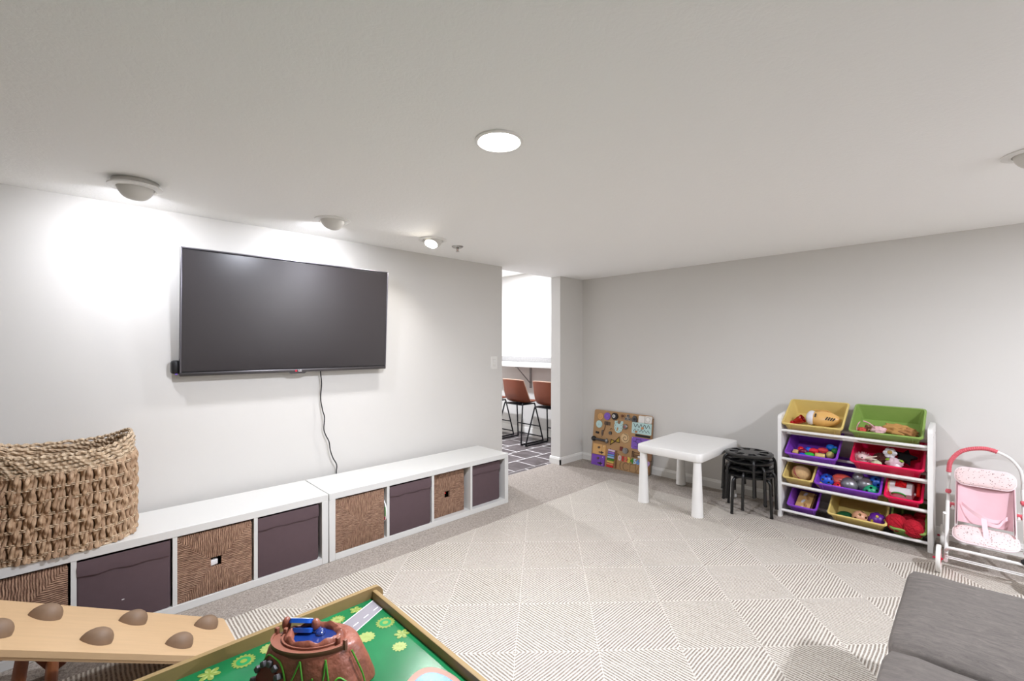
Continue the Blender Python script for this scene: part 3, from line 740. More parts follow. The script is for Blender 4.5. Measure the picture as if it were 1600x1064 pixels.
def bar_stool(xc, label):
    t = thing('bar_stool', label, 'bar stool', (xc, 4.31, 0), group='brown bucket stools at the bar')
    # shell: sweep of arcs from the back edge to the front of the seat
    prof = [(-.20, .835, .195, .05), (-.188, .75, .205, .06), (-.17, .66, .218, .07), (-.14, .58, .225, .075), (-.08, .53, .228, .06), (.02, .515, .225, .04), (.12, .52, .215, .028), (.19, .53, .19, .02)]
    def shell(off):
        rings = []
        for (y, z, w, cup) in prof:
            r = []
            for i in range(17):
                s = -1 + i/8; e = abs(s)**3
                back = max(0, min(1, (.12 - y)/.3))
                r.append(Vector((s*w*(1 - .0), y + cup*e*1.25*back + off*.7*back, z + cup*e*.9*(1 - back) + (-.012*e if y < -.19 else 0) + off*(1 - back*.7))))
            rings.append(r)
        return rings
    a = shell(0); c_ = shell(.014); b = MB()
    b.loft(a, closed=False); b.loft(c_, closed=False)
    for rr in ((a[0], c_[0]), (a[-1], c_[-1]), ([r[0] for r in a], [r[0] for r in c_]), ([r[-1] for r in a], [r[-1] for r in c_])): b.loft(list(rr), closed=False)
    b.build('seat_shell', LEATH, t, ang=60)
    edge = [r[0] for r in a[:5]][::-1] + a[0][1:-1] + [r[-1] for r in a[:5]]
    MB().tube([p + Vector((0, .006, .003)) for p in edge], .006, 6).build('edge_piping', mat('#c9a58c', .5), t)
    MB().box((0, -.01, .505), (.33, .26, .014), bev=.004).build('seat_plate', STEEL, t)
    for s in (-1, 1):
        sled = smooth_pts([(s*.165, -.115, .505), (s*.175, -.13, .47), (s*.235, -.215, .04), (s*.237, -.212, .018), (s*.237, -.19, .010), (s*.237, .17, .010), (s*.237, .19, .018), (s*.235, .195, .04), (s*.175, .115, .47), (s*.165, .10, .505)], 4)
        MB().tube(sled, .0095, 8).build('sled_leg', STEEL, t)
        for y in (-.19, .17): MB().box((s*.237, y, .006), (.03, .03, .012), bev=.003).build('floor_glide', BLACK, t)
    MB().cyl((-.212, .158, .20), (.212, .158, .20), .008, n=10).build('footrest', STEEL, t)
    MB().cyl((-.232, .188, .06), (.232, .188, .06), .008, n=10).build('crossbar', STEEL, t)
for x, lab in ((-3.74, 'brown leather bucket bar stool half hidden by the door jamb stub wall'), (-4.30, 'brown leather bucket bar stool in front of the counter bracket'), (-4.87, 'brown leather bucket bar stool just peeking out behind the television wall')): bar_stool(x, lab)
# ------------------------------------------------------------------ toy rack with tilted bins
RX0, RX1, RYF, RYB, RH = -1.043, -.188, 3.797, 4.092, .765
RW = mat('#e8e6e1', .42, var=.012)
rk = thing('toy_rack', 'white toy rack with rods holding rows of coloured bins', 'storage rack', ((RX0 + RX1)/2, (RYF + RYB)/2, 0))
def RL(x, y, z): return Vector((x - (RX0 + RX1)/2, y - (RYF + RYB)/2, z))
for x in (RX0, RX1 - .024):
    prof = [(RYF, 0), (RYF + .045, 0), (RYF + .06, .02), (RYB - .06, .02), (RYB - .045, 0), (RYB, 0)] + arc((RYB - .05, RH - .035), .05, 0, PI/2, 5) + arc((RYF + .03, RH - .03), .03, PI/2, PI, 5)
    b = MB().loft([[RL(x, y, z) for y, z in prof], [RL(x + .024, y, z) for y, z in prof]])
    p = b.build('side_panel', RW, rk)
    for y in (RYF + .035, RYB - .06): MB().cyl(RL(x - .0015 if x < -.5 else x + .023, y, RH - .05), RL(x + .001 if x < -.5 else x + .0255, y, RH - .05), .006, n=12).build('screw_cap', mat('#cfccc6', .4), rk)
ROWZ = (.702, .490, .300, .102); TH = math.radians(31); BH, BD = .11, .316
for zf in ROWZ:
    for y, z in ((3.8165, zf - .052), (4.0, zf - .0455), (3.925, zf - .086)):
        MB().cyl(RL(RX0 + .02, y, z), RL(RX1 - .02, y, z), .0102, n=12).build('rod', RW, rk)
YEL, GRN, PUR, PNK = mat('#d8bf73', .35, var=.04), mat('#84a050', .35, var=.04), mat('#8442bc', .32, var=.05), mat('#e3174e', .32, var=.05)
BIN = {}
def make_bin(key, x0, x1, zf, m, label):
    w = x1 - x0; Rm = Matrix.Rotation(TH, 4, 'X')
    loc = Vector(((x0 + x1)/2, 3.79, zf)) + Rm @ Vector((0, BD/2, -BH))
    t = thing('storage_bin', label, 'storage bin', loc, (TH, 0, 0), 'coloured bins of the toy rack')
    def r(g, z, rad): return [Vector((x, y, z)) for x, y in rrect(w + 2*g, BD + 2*g, rad, 4)]
    MB().loft([r(-.034, 0, .02), r(-.031, .004, .022), r(-.014, BH - .022, .02), r(-.009, BH - .02, .02), r(-.009, BH - .004, .02), r(-.013, BH - .004, .018), r(-.036, .004, .016)]).build('body', m, t, ang=35)
    MB().loft([r(-.012, BH - .008, .018), r(-.002, BH - .010, .022), r(0, BH - .006, .024), r(-.002, BH + .001, .022), r(-.012, BH + .002, .018), r(-.014, BH - .002, .017), r(-.012, BH - .008, .018)], cap=False).build('rim', m, t, ang=60)
    for s in (-.36, .36): MB().box((s*w, -BD/2 + .013, BH - .035), (.003, .008, .05), (.17, 0, 0), .001, 1).build('rib', m, t)
    BIN[key] = (t, Matrix.Translation(loc) @ Rm); return t
make_bin('yel', -1.020, -.641, ROWZ[0], YEL, 'wide yellow bin holding a yellow toy vacuum on top row')
make_bin('grn', -.613, -.228, ROWZ[0] - .001, GRN, 'wide green bin holding dress-up pieces on the top row')
make_bin('pur2', -1.002, -.673, ROWZ[1] - .006, PUR, 'wide purple bin full of coloured wooden beads')
make_bin('pnk2', -.606, -.224, ROWZ[1] + .006, PNK, 'wide bright pink bin full of plush toys')
make_bin('yel3', -1.016, -.817, ROWZ[2] + .002, YEL, 'narrow yellow bin holding a tan woven ball')
make_bin('pur3', -.815, -.436, ROWZ[2], PUR, 'wide purple bin full of assorted balls')
make_bin('pnk3', -.426, -.231, ROWZ[2] - .002, PNK, 'narrow pink bin holding a white shape sorter')
make_bin('pur4', -.986, -.792, ROWZ[3], PUR, 'narrow purple bin holding a wooden block at the bottom')
make_bin('yel4', -.735, -.405, ROWZ[3] + .002, YEL, 'wide yellow bin with three balls on the bottom row')
make_bin('grn4', -.398, -.214, ROWZ[3], GRN, 'narrow green bin heaped with red yarn balls')
def inbin(key, u, v, lz, clamp=True, mg=.015):
    t, M_ = BIN[key]; n = M_.to_3x3() @ Vector((0, 0, 1)); p = M_.inverted() @ at_plane(u, v, M_ @ Vector((0, 0, lz)), n)
    if clamp: k = BD/2 - .036 - mg + .15*max(0, lz - mg); p.y = max(-k, min(k, p.y))
    return M_ @ p
zA = lambda x, y: (1190 + x/3.941, 600 + y/3.941)
zB = lambda x, y: (1200 + x/8.186, 610 + y/8.186)
zC = lambda x, y: (1320 + x/8.187, 620 + y/8.187)
zD = lambda x, y: (1210 + x/8.185, 700 + y/8.185)
zE = lambda x, y: (1320 + x/8.864, 740 + y/8.864)
def solo(mb, name, label, cat, m, loc, rot=None, group=None, ang=45): return tag(mb.build(name, m, None, loc, rot, ang), label, cat, group)
# --- yellow bin: toy vacuum and red cup
p = inbin('yel', *zA(385, 215), .06)
vac = thing('toy_vacuum', 'yellow toy hand vacuum with black stripes in the top bin', 'toy', p, (TH + .35, 0, -.05))
MB().sph((0, 0, 0), (.105, .062, .048), 28, 16, None, lambda c: (c.x, c.y*(1 - .25*max(0, c.x)), c.z)).build('housing', mat('#e3b268', .35, var=.03), vac)
MB().tube([(.098, .01, .012), (.02, .052, .03), (-.06, .05, .03)], .004, 6).build('seam', mat('#cf9d55', .4), vac)
MB().sph((-.080, 0, 0), (.035, .058, .045), 24, 14).build('dust_cup', mat('#dedbe0', .15, var=.04), vac)
for k in range(4): MB().box((.028 + k*.014, -.022, .0465 - .0030*k), (.007, .026, .003), (.42, .12 + .08*k, -.5)).build('black_stripe', BLACK, vac)
MB().box((-.045, -.004, .046), (.010, .03, .004), (0, -.12, 0), .001).build('vent', mat('#3a332c', .5), vac)
p = inbin('yel', *zA(232, 222), .045)
cupt = thing('toy_cup', 'shiny dark red toy cup next to the toy vacuum', 'toy', p, (TH, 0, .3))
RED = mat('#a80f16', .25, var=.08)
MB().lathe([(.02, -.03), (.028, .0), (.032, .03), (.029, .03), (.024, 0), (.016, -.025)], 20, m=Matrix.Rotation(.9, 4, 'Y')).build('cup', RED, cupt)
MB().torus((-.02, 0, -.02), .018, .005, 20, 6, Matrix.Rotation(PI/2, 4, 'X')).build('handle', RED, cupt); MB().sph((-.045, -.01, -.025), (.03, .025, .014), 16, 10).build('saucer', RED, cupt)
# --- green bin: dress-up pieces
def crumple(seed, rx, ry, rz, k=.16):
    r = random.Random(seed); ph = [r.uniform(0, 6) for _ in range(6)]
    def fn(c):
        q = 1 + k*math.sin(5*c.x + ph[0])*math.cos(4*c.y + ph[1]) + k*.8*math.sin(9*c.y + ph[2] + 3*c.z) + k*.5*math.sin(12*c.x + ph[3])
        return (c.x*q, c.y*q, c.z*q)
    return MB().sph((0, 0, 0), (rx, ry, rz), 36, 22, None, fn)
p = inbin('grn', *zA(845, 285), .028); solo(crumple(3, .088, .052, .032), 'cloth_hat', 'crumpled tan cloth in the green bin', 'cloth', fabric('#b98a4e', 300), p, (TH, .1, -.15))
p = inbin('grn', *zA(905, 300), .036); solo(crumple(8, .05, .035, .024), 'cloth_vest', 'crumpled darker brown cloth on the tan cloth in green bin', 'cloth', fabric('#a97647', 300), p, (TH, .3, -.2))
p = inbin('grn', *zA(722, 284), .036); solo(crumple(5, .042, .030, .022, .1), 'cloth_bow', 'pale pink speckled cloth bow in the green bin', 'cloth', mat('#e3b4b8', .9, var=.15, scale=150), p, (TH, 0, .1))
p = inbin('grn', *zA(668, 274), .032); solo(crumple(6, .028, .024, .022, .22), 'leopard_slipper', 'small brown leopard print slipper in the green bin', 'slipper', mat('#8a5e48', .8, var=.45, scale=90), p, (TH, 0, .3))
p = inbin('grn', *zA(618, 282), .026); solo(crumple(7, .03, .022, .018, .1), 'red_pouch', 'small coral red pouch in the corner of green bin', 'pouch', fabric('#d4534a'), p, (TH, 0, .2))
hb = [inbin('grn', *zA(x, y), z, False) for x, y, z in ((700, 275, .045), (690, 262, .07), (660, 240, .09), (625, 227, .10))]
solo(MB().tube(smooth_pts(hb, 6), .004, 7), 'headband', 'thin pink headband arching out of the green bin', 'headband', mat('#e2a9b4', .6), None)
hb = [inbin('grn', *zA(x, y), z, False) for x, y, z in ((585, 285, .04), (588, 262, .07), (595, 245, .09), (606, 232, .10))]
solo(MB().tube(smooth_pts(hb, 6), .0032, 7), 'hair_band', 'short pink band sticking up beside the red pouch', 'headband', mat('#dfa6b0', .6), None)
# --- purple bin: wooden beads
BEADS = [('cube', '#dcb878', (355, 795), 'tan wooden cube bead'), ('ball', '#d8202c', (420, 752), 'red round bead behind the maroon bead'), ('oval', '#7a0e3c', (455, 780), 'shiny maroon oval bead'), ('ball', '#1f5fd0', (520, 757), 'blue bead between red beads'),
 ('hex', '#e0203a', (580, 772), 'bright red faceted bead beside the maroon bead'), ('hex', '#d8404a', (705, 766), 'coral red faceted bead beside the blue gourd bead'), ('gourd', '#1c73d8', (815, 732), 'shiny blue gourd-shaped bead'), ('hex', '#22b83a', (530, 826), 'bright green faceted bead near the bin front'),
 ('cyl', '#ddc178', (665, 836), 'cream cylinder bead near the bin front'), ('ball', '#c2b468', (795, 826), 'large olive yellow round bead with a smile'), ('oval', '#2858c8', (440, 830), 'blue oval bead at the purple bin front edge'), ('ball', '#2a8a3c', (852, 775), 'small dark green bead in the purple bin corner')]
for kind, col, q, lab in BEADS:
    big = kind in ('gourd',) or 'large' in lab; r = .026 if big else .021
    p = inbin('pur2', *zB(*q), .062 if q[1] < 790 else .05); m = mat(col, .22, var=.05); b = MB(); rot = (TH, 0, rnd.uniform(-.5, .5))
    if kind == 'cube': b.box((0, 0, 0), (.036, .036, .036), bev=.005)
    elif kind == 'ball': b.sph((0, 0, 0), r, 20, 14)
    elif kind == 'oval': b.sph((0, 0, 0), (.029, .019, .019), 20, 14)
    elif kind == 'hex': b.lathe([(.008, -.032), (.017, -.026), (.023, 0), (.017, .026), (.008, .032)], 6, m=Matrix.Rotation(PI/2, 4, 'Y'))
    elif kind == 'cyl': b.lathe([(.016, -.03), (.019, -.027), (.019, .027), (.016, .03)], 20, m=Matrix.Rotation(PI/2, 4, 'Y'))
    else: b.sph((-.006, 0, 0), (.03, .024, .024), 20, 14); b.sph((.028, 0, .006), (.012, .01, .01), 14, 10)
    o = solo(b, 'wooden_bead', lab + (' in the purple bin' if 'bin' not in lab else ''), 'bead', m, p, rot, 'wooden beads in the purple bin', 30 if kind == 'hex' else 45)
    if 'large' in lab: MB().tube([(-.010, -.0215, .006), (-.005, -.0245, .000), (.004, -.0245, .0005), (.010, -.0215, .007)], .0013, 5).build('smile', BLACK, o)
# --- pink bin: plush toys
def fuzzy(seed, rx, ry, rz, spikes, ln):
    b = crumple(seed, rx, ry, rz, .06); r = random.Random(seed)
    for _ in range(spikes):
        v = Vector((r.gauss(0, 1), r.gauss(0, 1), r.gauss(0, 1))).normalized(); s = Vector((v.x*rx, v.y*ry, v.z*rz))*.94
        d = (v + Vector((r.uniform(-.4, .4), r.uniform(-.4, .4), r.uniform(-.4, .4)))).normalized()
        b.cyl(s, s + d*ln, .0028, .0004, 4, False)
    return b
p = inbin('pnk2', *zC(225, 795), .055)
bird = thing('plush_bird', 'fuzzy pale pink plush bird with long beak', 'plush toy', p, (TH, 0, 0))
fuzzy(21, .05, .038, .04, 260, .016).build('body', fabric('#c9a0a2', 400, .6, .2), bird)
MB().sph((.004, -.02, .036), (.026, .02, .020), 18, 12).build('head', fabric('#e6c9c6'), bird)
MB().sph((.006, -.036, .046), .0042, 10, 8).build('eye', BLACK, bird)
for a, z in ((.25, .044), (-.35, .026)): MB().cyl((.02, -.026, .036), (.085, -.03, .036 + .05*a + .02), .008, .003, 10).build('beak', fabric('#efe2cf'), bird)
p = inbin('pnk2', *zC(578, 718), .10)
egg = thing('plush_flower', 'white plush flower with yellow centre in the pink bin', 'plush toy', p, (TH + .5, 0, 0))
b = MB()
for k in range(6): b.sph((.02*math.cos(k*PI/3), .02*math.sin(k*PI/3), 0), (.018, .018, .013), 14, 10)
b.build('petals', fabric('#e9e6ea', 400), egg); MB().sph((0, 0, .010), (.014, .014, .009), 14, 10).build('centre', fabric('#c9a45c'), egg)
p = inbin('pnk2', *zC(470, 795), .05); solo(fuzzy(31, .05, .038, .036, 240, .010), 'plush_bear', 'fuzzy dark brown plush toy in the pink bin', 'plush toy', fabric('#4a2018', 300, .7, .3), p, (TH, 0, .2))
p = inbin('pnk2', *zC(775, 775), .06); solo(MB().prism([(q*math.cos(a), q*math.sin(a)) for k in range(10) for q, a in [((.062 if k % 2 == 0 else .030), 2*PI*k/10 + .2)]], -.012, .012), 'plush_star', 'black plush star in the pink bin', 'plush toy', fabric('#100e10'), p, (TH + .2, .1, 0))
p = inbin('pnk2', *zC(640, 848), .062)
bun = thing('plush_bunny', 'pale pink and white plush bunny with green leaf bow', 'plush toy', p, (TH, 0, 0))
crumple(12, .046, .036, .034, .07).build('body', fabric('#dcbcc4', 300), bun); MB().sph((.012, -.026, -.004), (.02, .018, .02), 14, 10).build('muzzle', fabric('#efe6e8'), bun); MB().box((.03, -.03, -.022), (.035, .01, .02), (0, .5, 0), .004).build('paw', fabric('#e9dfe0'), bun)
for s in (-1, 1): MB().sph((s*.036, -.006, .03), (.013, .008, .007), 10, 8, (0, s*.5, 0)).build('leaf', fabric('#8fb43c'), bun)
p = inbin('pnk2', *zC(405, 852), .055); solo(crumple(14, .03, .024, .02, .05), 'plush_ball', 'pale green plush ball at the pink bin front', 'plush toy', mat('#c9cba8', .9, var=.2, scale=90), p, (TH, 0, 0))
# --- balls with holes
def pierced(r, rh, n):
    # hollow thin shell with real round openings
    gold = PI*(3 - 5**.5); dirs = []
    for i in range(n):
        z = 1 - 2*(i + .5)/n; q = (1 - z*z)**.5; dirs.append(Vector((q*math.cos(gold*i), q*math.sin(gold*i), z)))
    b = MB(); bmesh.ops.create_icosphere(b.bm, subdivisions=5, radius=r)
    ca = math.cos(rh/r)
    dead = [f for f in b.bm.faces if max(f.calc_center_median().normalized().dot(d) for d in dirs) > ca]
    bmesh.ops.delete(b.bm, geom=dead, context='FACES')
    return b
def carve(mb, cutter):
    # take real pockets out of a mesh
    a = bpy.data.objects.new('carve_a', mb.mesh()); c = bpy.data.objects.new('carve_b', cutter.mesh())
    COL.objects.link(a); COL.objects.link(c); md = a.modifiers.new('cut', 'BOOLEAN'); md.operation = 'DIFFERENCE'; md.object = c; md.solver = 'EXACT'
    bpy.context.view_layer.update(); me = bpy.data.meshes.new_from_object(a.evaluated_get(bpy.context.evaluated_depsgraph_get()))
    bpy.data.objects.remove(a); bpy.data.objects.remove(c); return me
def holes_on(o, r, rh, n, m):
    cam_dir = (Vector((0, 0, CAMH)) - o.location).normalized(); gold = PI*(3 - 5**.5)
    me = MB().cyl((0, 0, -.0015), (0, 0, .0012), rh, n=12).mesh(); me.materials.append(m)
    inv_ = Euler(o.rotation_euler).to_matrix().inverted()
    for i in range(n):
        z = 1 - 2*(i + .5)/n; q = (1 - z*z)**.5; v = Vector((q*math.cos(gold*i), q*math.sin(gold*i), z))
        link('hole', me, m, o, v*r, v.to_track_quat('Z', 'Y').to_euler())
def wiffle(key, q, lz, r, col, lab, n=18, hm=None, clamp=True):
    p = inbin(key, *q, max(lz, r + .004), clamp, r); o = solo(pierced(r, r*.19, n) if n and hm is None else MB().sph((0, 0, 0), r, 28, 18), 'toy_ball', lab, 'ball', mat(col, .35, var=.05), p)
    if hm is None: sm = o.modifiers.new('shell', 'SOLIDIFY'); sm.thickness = .002; sm.offset = -1
    else: holes_on(o, r, r*.17, n, hm)
    return o
p = inbin('yel3', *zD(345, 325), .062)
wb = solo(MB().sph((0, 0, 0), .062, 32, 20), 'woven_ball', 'tan woven ball with red lines in narrow yellow bin', 'ball', mat('#cda877', .85, var=.25, scale=60, bump=.5, bscale=180, stretch=(1, 4, 1)), p)
for k in range(5):
    a = -.5 + .12*k; MB().torus((0, 0, 0), .0622, .0012, 40, 5, Matrix.Rotation(1.1 + a, 4, 'Y') @ Matrix.Rotation(.3, 4, 'X')).build('red_line', mat('#a8484a', .7), wb)
p = [inbin('yel3', *zD(x, y), z, False) for x, y, z in ((185, 190, .095), (182, 220, .085), (195, 250, .07))]
solo(MB().tube(smooth_pts(p, 4), [.005]*8 + [.003], 8), 'green_ring', 'bright green plastic strip beside the woven ball', 'toy', mat('#5fc822', .3), None)
wiffle('pur3', zD(672, 408), .055, .044, '#2458c8', 'blue ball with holes beside the red football disc')
p = inbin('pur3', *zD(630, 455), .05); solo(MB().lathe([(.001, -.004), (.045, -.003), (.047, 0), (.045, .003), (.001, .005)], 28), 'toy_disc', 'yellow plastic disc lying under the blue ball', 'toy', mat('#d8bf5c', .35), p, (TH + .15, .1, 0))
p = inbin('pur3', *zD(865, 405), .07)
fb = thing('toy_football', 'coral red flattened football with black seams', 'ball', p, (TH + .5, 0, 0))
MB().sph((0, 0, 0), (.062, .042, .022), 26, 16).build('body', mat('#e05848', .35), fb); MB().torus((0, 0, .012), .04, .0015, 40, 5, Matrix.Diagonal((1.25, .82, 1, 1))).build('seam', BLACK, fb); MB().box((.0, -.012, .021), (.03, .004, .003), (0, .05, .2)).build('lace', BLACK, fb)
wiffle('pur3', zD(815, 495), .045, .032, '#d8202a', 'red ball with holes wedged at the purple bin front', 14)
SILV = mat('#8d8d90', .32, .55, var=.3, scale=30, bump=.5, bscale=50)
for q, r, lab in ((zD(955, 472), .052, 'grey silver ball in the middle of the ball bin'), (zE(190, 55), .036, 'small grey silver ball at the back of the ball bin'), (zE(290, 152), .052, 'dull grey wrinkled ball beside the blue green balls')):
    solo(MB().sph((0, 0, 0), r, 28, 18), 'silver_ball', lab, 'ball', SILV, inbin('pur3', *q, .06 if r > .04 else .09, True, r), None, 'grey balls in the purple bin')
wiffle('pur3', zE(430, 122), .075, .042, '#1f58b0', 'blue ball with holes at the end of the ball bin')
wiffle('pur3', zE(362, 265), .05, .046, '#1e9c6c', 'green ball with holes at the end of the ball bin')
# --- pink bin: shape sorter
p = inbin('pnk3', *zE(790, 225), .068)
ss = thing('shape_sorter', 'white shape sorter drum with red panel in narrow pink bin', 'toy', p, (TH + .1, 0, -.06))
hexm = Matrix.Rotation(PI/2, 4, 'Y')
def sorter_cutter():
    b = MB(); b.prism([(.011*math.cos(a)*(1 if k % 2 == 0 else .5), .011*math.sin(a)*(1 if k % 2 == 0 else .5) + .011) for k in range(12) for a in [2*PI*k/12]], .008, .07)
    b.box((0, -.012, .039), (.022, .013, .062))
    for k in range(5): b.cyl((-.03, .034*math.cos(k*1.257), .034*math.sin(k*1.257)), (-.08, .034*math.cos(k*1.257), .034*math.sin(k*1.257)), .0075, n=12)
    return b
link('drum', carve(MB().lathe([(.044, -.062), (.054, -.056), (.056, 0), (.054, .056), (.04, .062)], 8, m=hexm @ Matrix.Rotation(PI/8, 4, 'Z')), sorter_cutter()), mat('#e6e4e4', .3), ss)
link('red_panel', carve(MB().box((.0, 0, .0525), (.056, .046, .004), bev=.003), sorter_cutter()), mat('#d0181e', .35), ss)
MB().lathe([(.043, -.066), (.050, -.066), (.050, -.056), (.043, -.056), (.043, -.066)], 20, m=hexm).build('end_ring', mat('#d9bf7a', .4), ss)
MB().tube([(-.01 + .034*math.cos(a), -.053, .006 + .022*math.sin(a)) for a in [PI*i/12 for i in range(13)]], .005, 6).build('green_arc', mat('#2f8a34', .4), ss); MB().sph((.066, -.02, .0), .010, 12, 8).build('knob', mat('#e8e6e6', .3), ss)
p = inbin('pnk3', *zE(1022, 230), .09); solo(MB().cyl((0, -.045, 0), (0, .045, 0), .010, n=14), 'red_stick', 'red toy stick standing beside the shape sorter', 'toy', mat('#d8281e', .3), p, (TH + .2, 0, 0))
# --- small purple bin: wooden leaf block
p = inbin('pur4', *zD(395, 690), .05)
wbk = thing('wooden_block', 'tan wooden block with a row of carved leaf slots', 'toy', p, (TH + .12, 0, -.10))
WD = wood('#cda569', .1, (8, 1, 8))
MB().box((-.004, 0, -.012), (.098, .175, .045), bev=.003).build('block', WD, wbk); MB().box((.052, 0, -.012), (.010, .17, .04), bev=.002).build('side_board', wood('#6b4a2c', .1), wbk)
for k in range(5):
    MB().sph((.011*(1 if k % 2 else -1), -.066 + .032*k, .0108), (.010, .019, .004), 14, 8, (0, 0, .5*(1 if k % 2 else -1))).build('leaf', mat('#d5d3d4' if k % 2 == 0 else '#a5794c', .3), wbk)
# --- wide yellow bin, bottom row
p = inbin('yel4', *zD(905, 885), .03); solo(MB().sph((0, 0, 0), (.055, .05, .026), 24, 14), 'green_cushion_ball', 'dark green flattened ball in the bottom yellow bin', 'ball', mat('#0f4a28', .5), p, (TH, 0, 0))
wiffle('yel4', zE(205, 640), .045, .046, '#d6a07c', 'peach ball with holes in the bottom yellow bin', 16)
wiffle('yel4', zE(445, 690), .05, .052, '#5c1f86', 'purple ball with yellow dots in the bottom yellow bin', 16, mat('#b9a03c', .5))
# --- green bin: red yarn balls
YARN = mat('#b00c24', .95, var=.28, scale=30, bump=.9, bscale=160, stretch=(1, 3, 1))
def yarn(q, lz, r, lab, clamp=False):
    p = inbin('grn4', *q, lz, clamp); b = MB().sph((0, 0, 0), (r, r*.96, r), 28, 18)
    rr = random.Random(int(q[0]*10))
    for k in range(16): b.torus((0, 0, 0), r*.992, .0026, 36, 5, Euler((rr.uniform(0, 3), rr.uniform(0, 3), 0)).to_matrix().to_4x4())
    solo(b, 'yarn_ball', lab, 'yarn ball', YARN, p, None, 'red yarn balls in the green bin')
yarn(zE(715, 680), .10, .055, 'red yarn ball leaning against the yellow bin'); yarn(zE(955, 765), .10, .055, 'red yarn ball bulging over the green bin front'); yarn(zE(1098, 765), .06, .042, 'red yarn ball squeezed into the green bin corner')
yarn(zE(880, 650), .05, .040, 'red yarn ball behind the two big red yarn balls')
yarn(zE(1070, 620), .06, .040, 'dark red yarn ball at the very back of green bin')
# ------------------------------------------------------------------ busy board leaning on the wall
BW, BHT = .69, .588
lean = math.atan2(.078, .58)
b0 = Vector((-2.584, 4.028, .0))
bd = thing('busy_board', 'wooden busy board with gears, latches, doors and numbers leaning on wall', 'activity board', b0, (-lean, 0, 0))
# local: x along the wall, z up the board, -y out of its face
BM = Matrix.Translation(b0) @ Euler((-lean, 0, 0)).to_matrix().to_4x4(); BI = BM.inverted()
PLY = wood('#b08a5e', .07, (1, 6, 6), .6)
UP = Matrix.Rotation(PI/2, 4, 'X')       # prism xy -> board xz, prism z -> -y
poly = [(x, z + BHT/2) for x, z in rrect(BW, BHT, .022, 5)]
MB().prism(poly, -.02, 0, UP).build('panel', PLY, bd)
MB().prism([(x*1.0, z) for x, z in ((BW/2 - .006, .02), (BW/2 + .006, .02), (BW/2 + .006, BHT - .03), (BW/2 - .006, BHT - .03))], -.022, .004, UP).build('side_strip', wood('#8f6a44', .08, (6, 6, 1)), bd)
n_b = BM.to_3x3() @ Vector((0, -1, 0))
def bp(zx, zy):
    p = BI @ at_plane(900 + zx/8.864, 630 + zy/8.864, b0, n_b); return p.x, p.z
def disc(name, q, r, col, h=.008, teeth=0, depth=.12, m=None, parent=None, z0=0.0):
    x, z = bp(*q) if q[0] > 2 else q
    n = max(24, teeth*4); pts = []
    for i in range(n):
        a = 2*PI*i/n; k = 1 - (depth if teeth and (i % 4) < 2 else 0); pts.append((x + r*k*math.cos(a), z + r*k*math.sin(a)))
    return MB().prism(pts, z0, z0 + h, UP).build(name, m or mat(col, .5), parent or bd)
def plate(name, q, w, hgt, col, h=.008, rad=.008, z0=0, rot=0, m=None):
    x, z = bp(*q) if q[0] > 2 else q; c, s = math.cos(rot), math.sin(rot)
    return MB().prism([(x + a*c - b*s, z + a*s + b*c) for a, b in rrect(w, hgt, rad, 3)], z0, z0 + h, UP).build(name, m or mat(col, .5), bd)
def line(name, pts, r, col, y=-.004, m=None): return MB().tube([(x, y, z) for x, z in pts], r, 6).build(name, m or mat(col, .5), bd)
MINT, LIL, ORG, STL = '#b9d6d2', '#7d55b4', '#d3a062', mat('#8b8886', .3, .8)
DKW = '#5a4433'
g = disc('gear', (345, 182), .036, ORG, .008, 16, .12); x, z = bp(345, 182)
for k in range(6): disc('gear_hole', (x + .019*math.cos(k*PI/3), z + .019*math.sin(k*PI/3)), .005, '#b08a5e', .0006, z0=.008)
disc('gear', (437, 180), .040, LIL, .008, 20, .08); disc('gear_pin', (437, 178), .003, '#d8d0e0', .003, z0=.008)
disc('wheel', (545, 182), .036, '#17161a', .022, 0); disc('wheel_hub', (540, 180), .018, '#d6d4d0', .004, 0, z0=.022); disc('wheel_hub', (540, 180), .009, '#a8a6a2', .003, z0=.026)
plate('wood_tile', (655, 188), .042, .05, '#9c7650', .008, .006); disc('wood_knob', (652, 178), .013, '#6d4128', .014, z0=.008)
x, z = bp(725, 205)
for k in range(3):
    a = PI/2 + k*2*PI/3; disc('spinner_lobe', (x + .022*math.cos(a), z + .022*math.sin(a)), .0155, '#9a9794', .008, m=STL, z0=.004); disc('spinner_hole', (x + .022*math.cos(a), z + .022*math.sin(a)), .008, '#2a2826', .001, z0=.012)
disc('spinner_centre', (x, z), .012, '#9a9794', .010, m=STL, z0=.004)
x, z = bp(818, 218); MB().prism([(x - .026, z - .03), (x + .026, z - .03), (x + .028, z + .002), (x + .012, z + .03), (x - .008, z + .034), (x - .026, z + .004)], 0, .02, UP).build('padlock_body', mat('#5a5a5c', .35, .6), bd); disc('padlock_dial', (825, 222), .014, '#1d1c1e', .003, z0=.02)
plate('wall_switch', (920, 225), .070, .070, '#e0dcd5', .016, .010); plate('switch_key', (920, 222), .056, .054, '#e9e6e0', .004, .005, .016)
plate('power_socket', (1012, 232), .070, .070, '#e0dcd5', .016, .010); disc('socket_ring', (1010, 230), .026, '#cfcac2', .004, z0=.016); disc('socket_well', (1010, 230), .019, '#ebe8e2', .0045, z0=.016)
disc('gear', (325, 288), .040, MINT, .008, 22, .07); disc('gear_pin', (323, 288), .003, '#6d6a66', .003, z0=.008)
plate('hinge_plate', (437, 278), .072, .036, '#5d4838', .008, .003, 0, -.02); plate('hinge_plate', (437, 278), .014, .040, '#3f342c', .004, .002, .008)
line('chain', [bp(412, 290), bp(408, 330), bp(396, 370), bp(380, 400), bp(372, 430)], .004, '#6a4a34', -.008)
